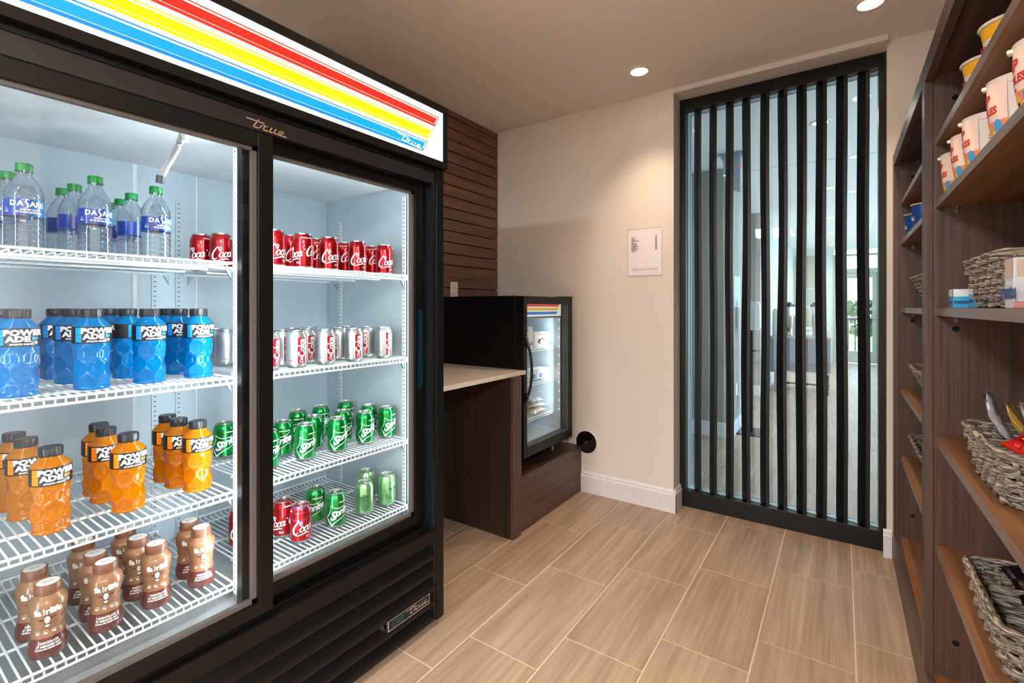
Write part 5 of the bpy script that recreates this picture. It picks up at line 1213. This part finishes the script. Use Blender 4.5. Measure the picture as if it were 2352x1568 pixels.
# coffee table
LAM = plain('table_grey', '#6b7078', .4); GRY = plain('counter_top_grey', '#8b8784', .3)
t = thing('coffee_station', 'grey serving table with shelf legs in the hallway', 'table', (-.45, 8.2, 0), world=True)
obj('tabletop', MB().box(-.87, -.12, 7.85, 8.55, .768, .80), GRY, t, bevel=.004); obj('apron', MB().box(-.86, -.13, 7.87, 8.53, .315, .768), LAM, t)
obj('lower_rail', MB().box(-.86, -.13, 7.88, 7.92, .285, .312), CHROME, t); obj('lower_rail', MB().box(-.80, -.15, 8.86-.4, 8.5, .05, .075), BLACKP, t)
for x, y in ((-.79, 7.92), (-.18, 7.92), (-.79, 8.47), (-.18, 8.47)): obj('leg', MB().box(x-.025, x+.025, y-.025, y+.025, 0, .315), plain('leg_blue_grey', '#2f4452', .4), t)
for i, (x, h_) in enumerate([(-.66, .50), (-.30, .50)]):
    t = thing('coffee_urn', ['steel coffee urn with black lid at the middle of the grey table', 'steel coffee urn at the hidden right end of the grey table'][i], 'urn', (x, 8.3, .80), 'coffee urns')
    obj('urn_body', MB().lathe([(.075,0),(.075,.02),(.068,.03),(.068,.12),(.085,.16),(.085,h_-.09),(.08,h_-.07)], 24), STEEL, t, smooth=True); obj('lid', MB().lathe([(.088,h_-.07),(.09,h_-.04),(.05,h_-.01),(.02,h_)], 24), BLACKP, t, smooth=True)
    obj('tap', MB().tube([(0,-.07,.1), (0,-.12,.1), (0,-.12,.07)], .01, 8), BLACKP, t)
for i, (x, h_) in enumerate([(-.80, .40), (-.54, .30)]):
    t = thing('cup_dispenser', ['tall grey dispenser box at the left of the grey table', 'short grey dispenser box right of the urn'][i], 'dispenser', (x, 8.1, .80), 'grey dispensers on the table')
    obj('dispenser_body', MB().extr([(-.05, 0), (.05, 0), (.05, h_), (-.03, h_), (-.045, h_-.05)], 'y', -.07, .07), plain('disp_grey', '#8f8d8c', .4), t, bevel=.004)
t = thing('sideboard', 'white sideboard with moulded top at the end of the hallway', 'sideboard', (-.5, 12.4, 0), world=True)
obj('top', MB().box(-.93, -.235, 12.15, 12.75, .74, .78), WHITE, t, bevel=.01); obj('body', MB().box(-.93, -.27, 12.2, 12.75, .06, .74), plain('sideboard_cream', '#cfcdb0', .5), t)
for k in range(2): obj('door', MB().box(-.91+k*.32, -.61+k*.32, 12.185, 12.2, .1, .70), WHITE, t, bevel=.004)
t = thing('hall_poster', 'pale printed poster on the olive end wall', 'poster', (-.58, 12.78, 1.42), world=True)
obj('sheet', MB().box(-.70, -.46, 12.775, 12.784, 1.18, 1.66), plain('poster_paper', '#b9bdb0', .6), t)
mb = MB()
for k in range(12): on_plane(mb, rect(-.67, -.49-(k*37 % 11)*.005, 1.60-k*.03, 1.612-k*.03), (0, 12.7745, 0), (1,0,0), (0,0,1))
obj('print_lines', mb, plain('poster_grey', '#8b9088', .6), t)
t = thing('wall_notice', 'faint printed notice on the bright hallway side wall', 'notice', (-.85, 5.2, 1.37), world=True)
obj('sheet', MB().box(-.8515, -.850, 5.0, 5.3, 1.22, 1.52), plain('notice_paper', '#c2cfd6', .6), t)
mb = MB()
for k in range(9): on_plane(mb, rect(5.03, 5.26, 1.27+k*.025, 1.275+k*.025), (-.8495, 0, 0), (0,1,0), (0,0,1))
obj('print_lines', mb, plain('notice_grey', '#8795a0', .6), t)
t = thing('hall_outlet', 'white wall outlet low on the bright hallway side wall', 'outlet', (-.85, 5.1, .42), world=True)
obj('cover_plate', MB().box(-.852, -.846, 5.06, 5.13, .36, .48), WHITE, t, bevel=.002); obj('cord_cover', MB().tube([(-.846, 5.15, .38), (-.83, 5.17, .33), (-.83, 5.17, .24), (-.846, 5.15, .20)], .008, 8), WHITE, t)
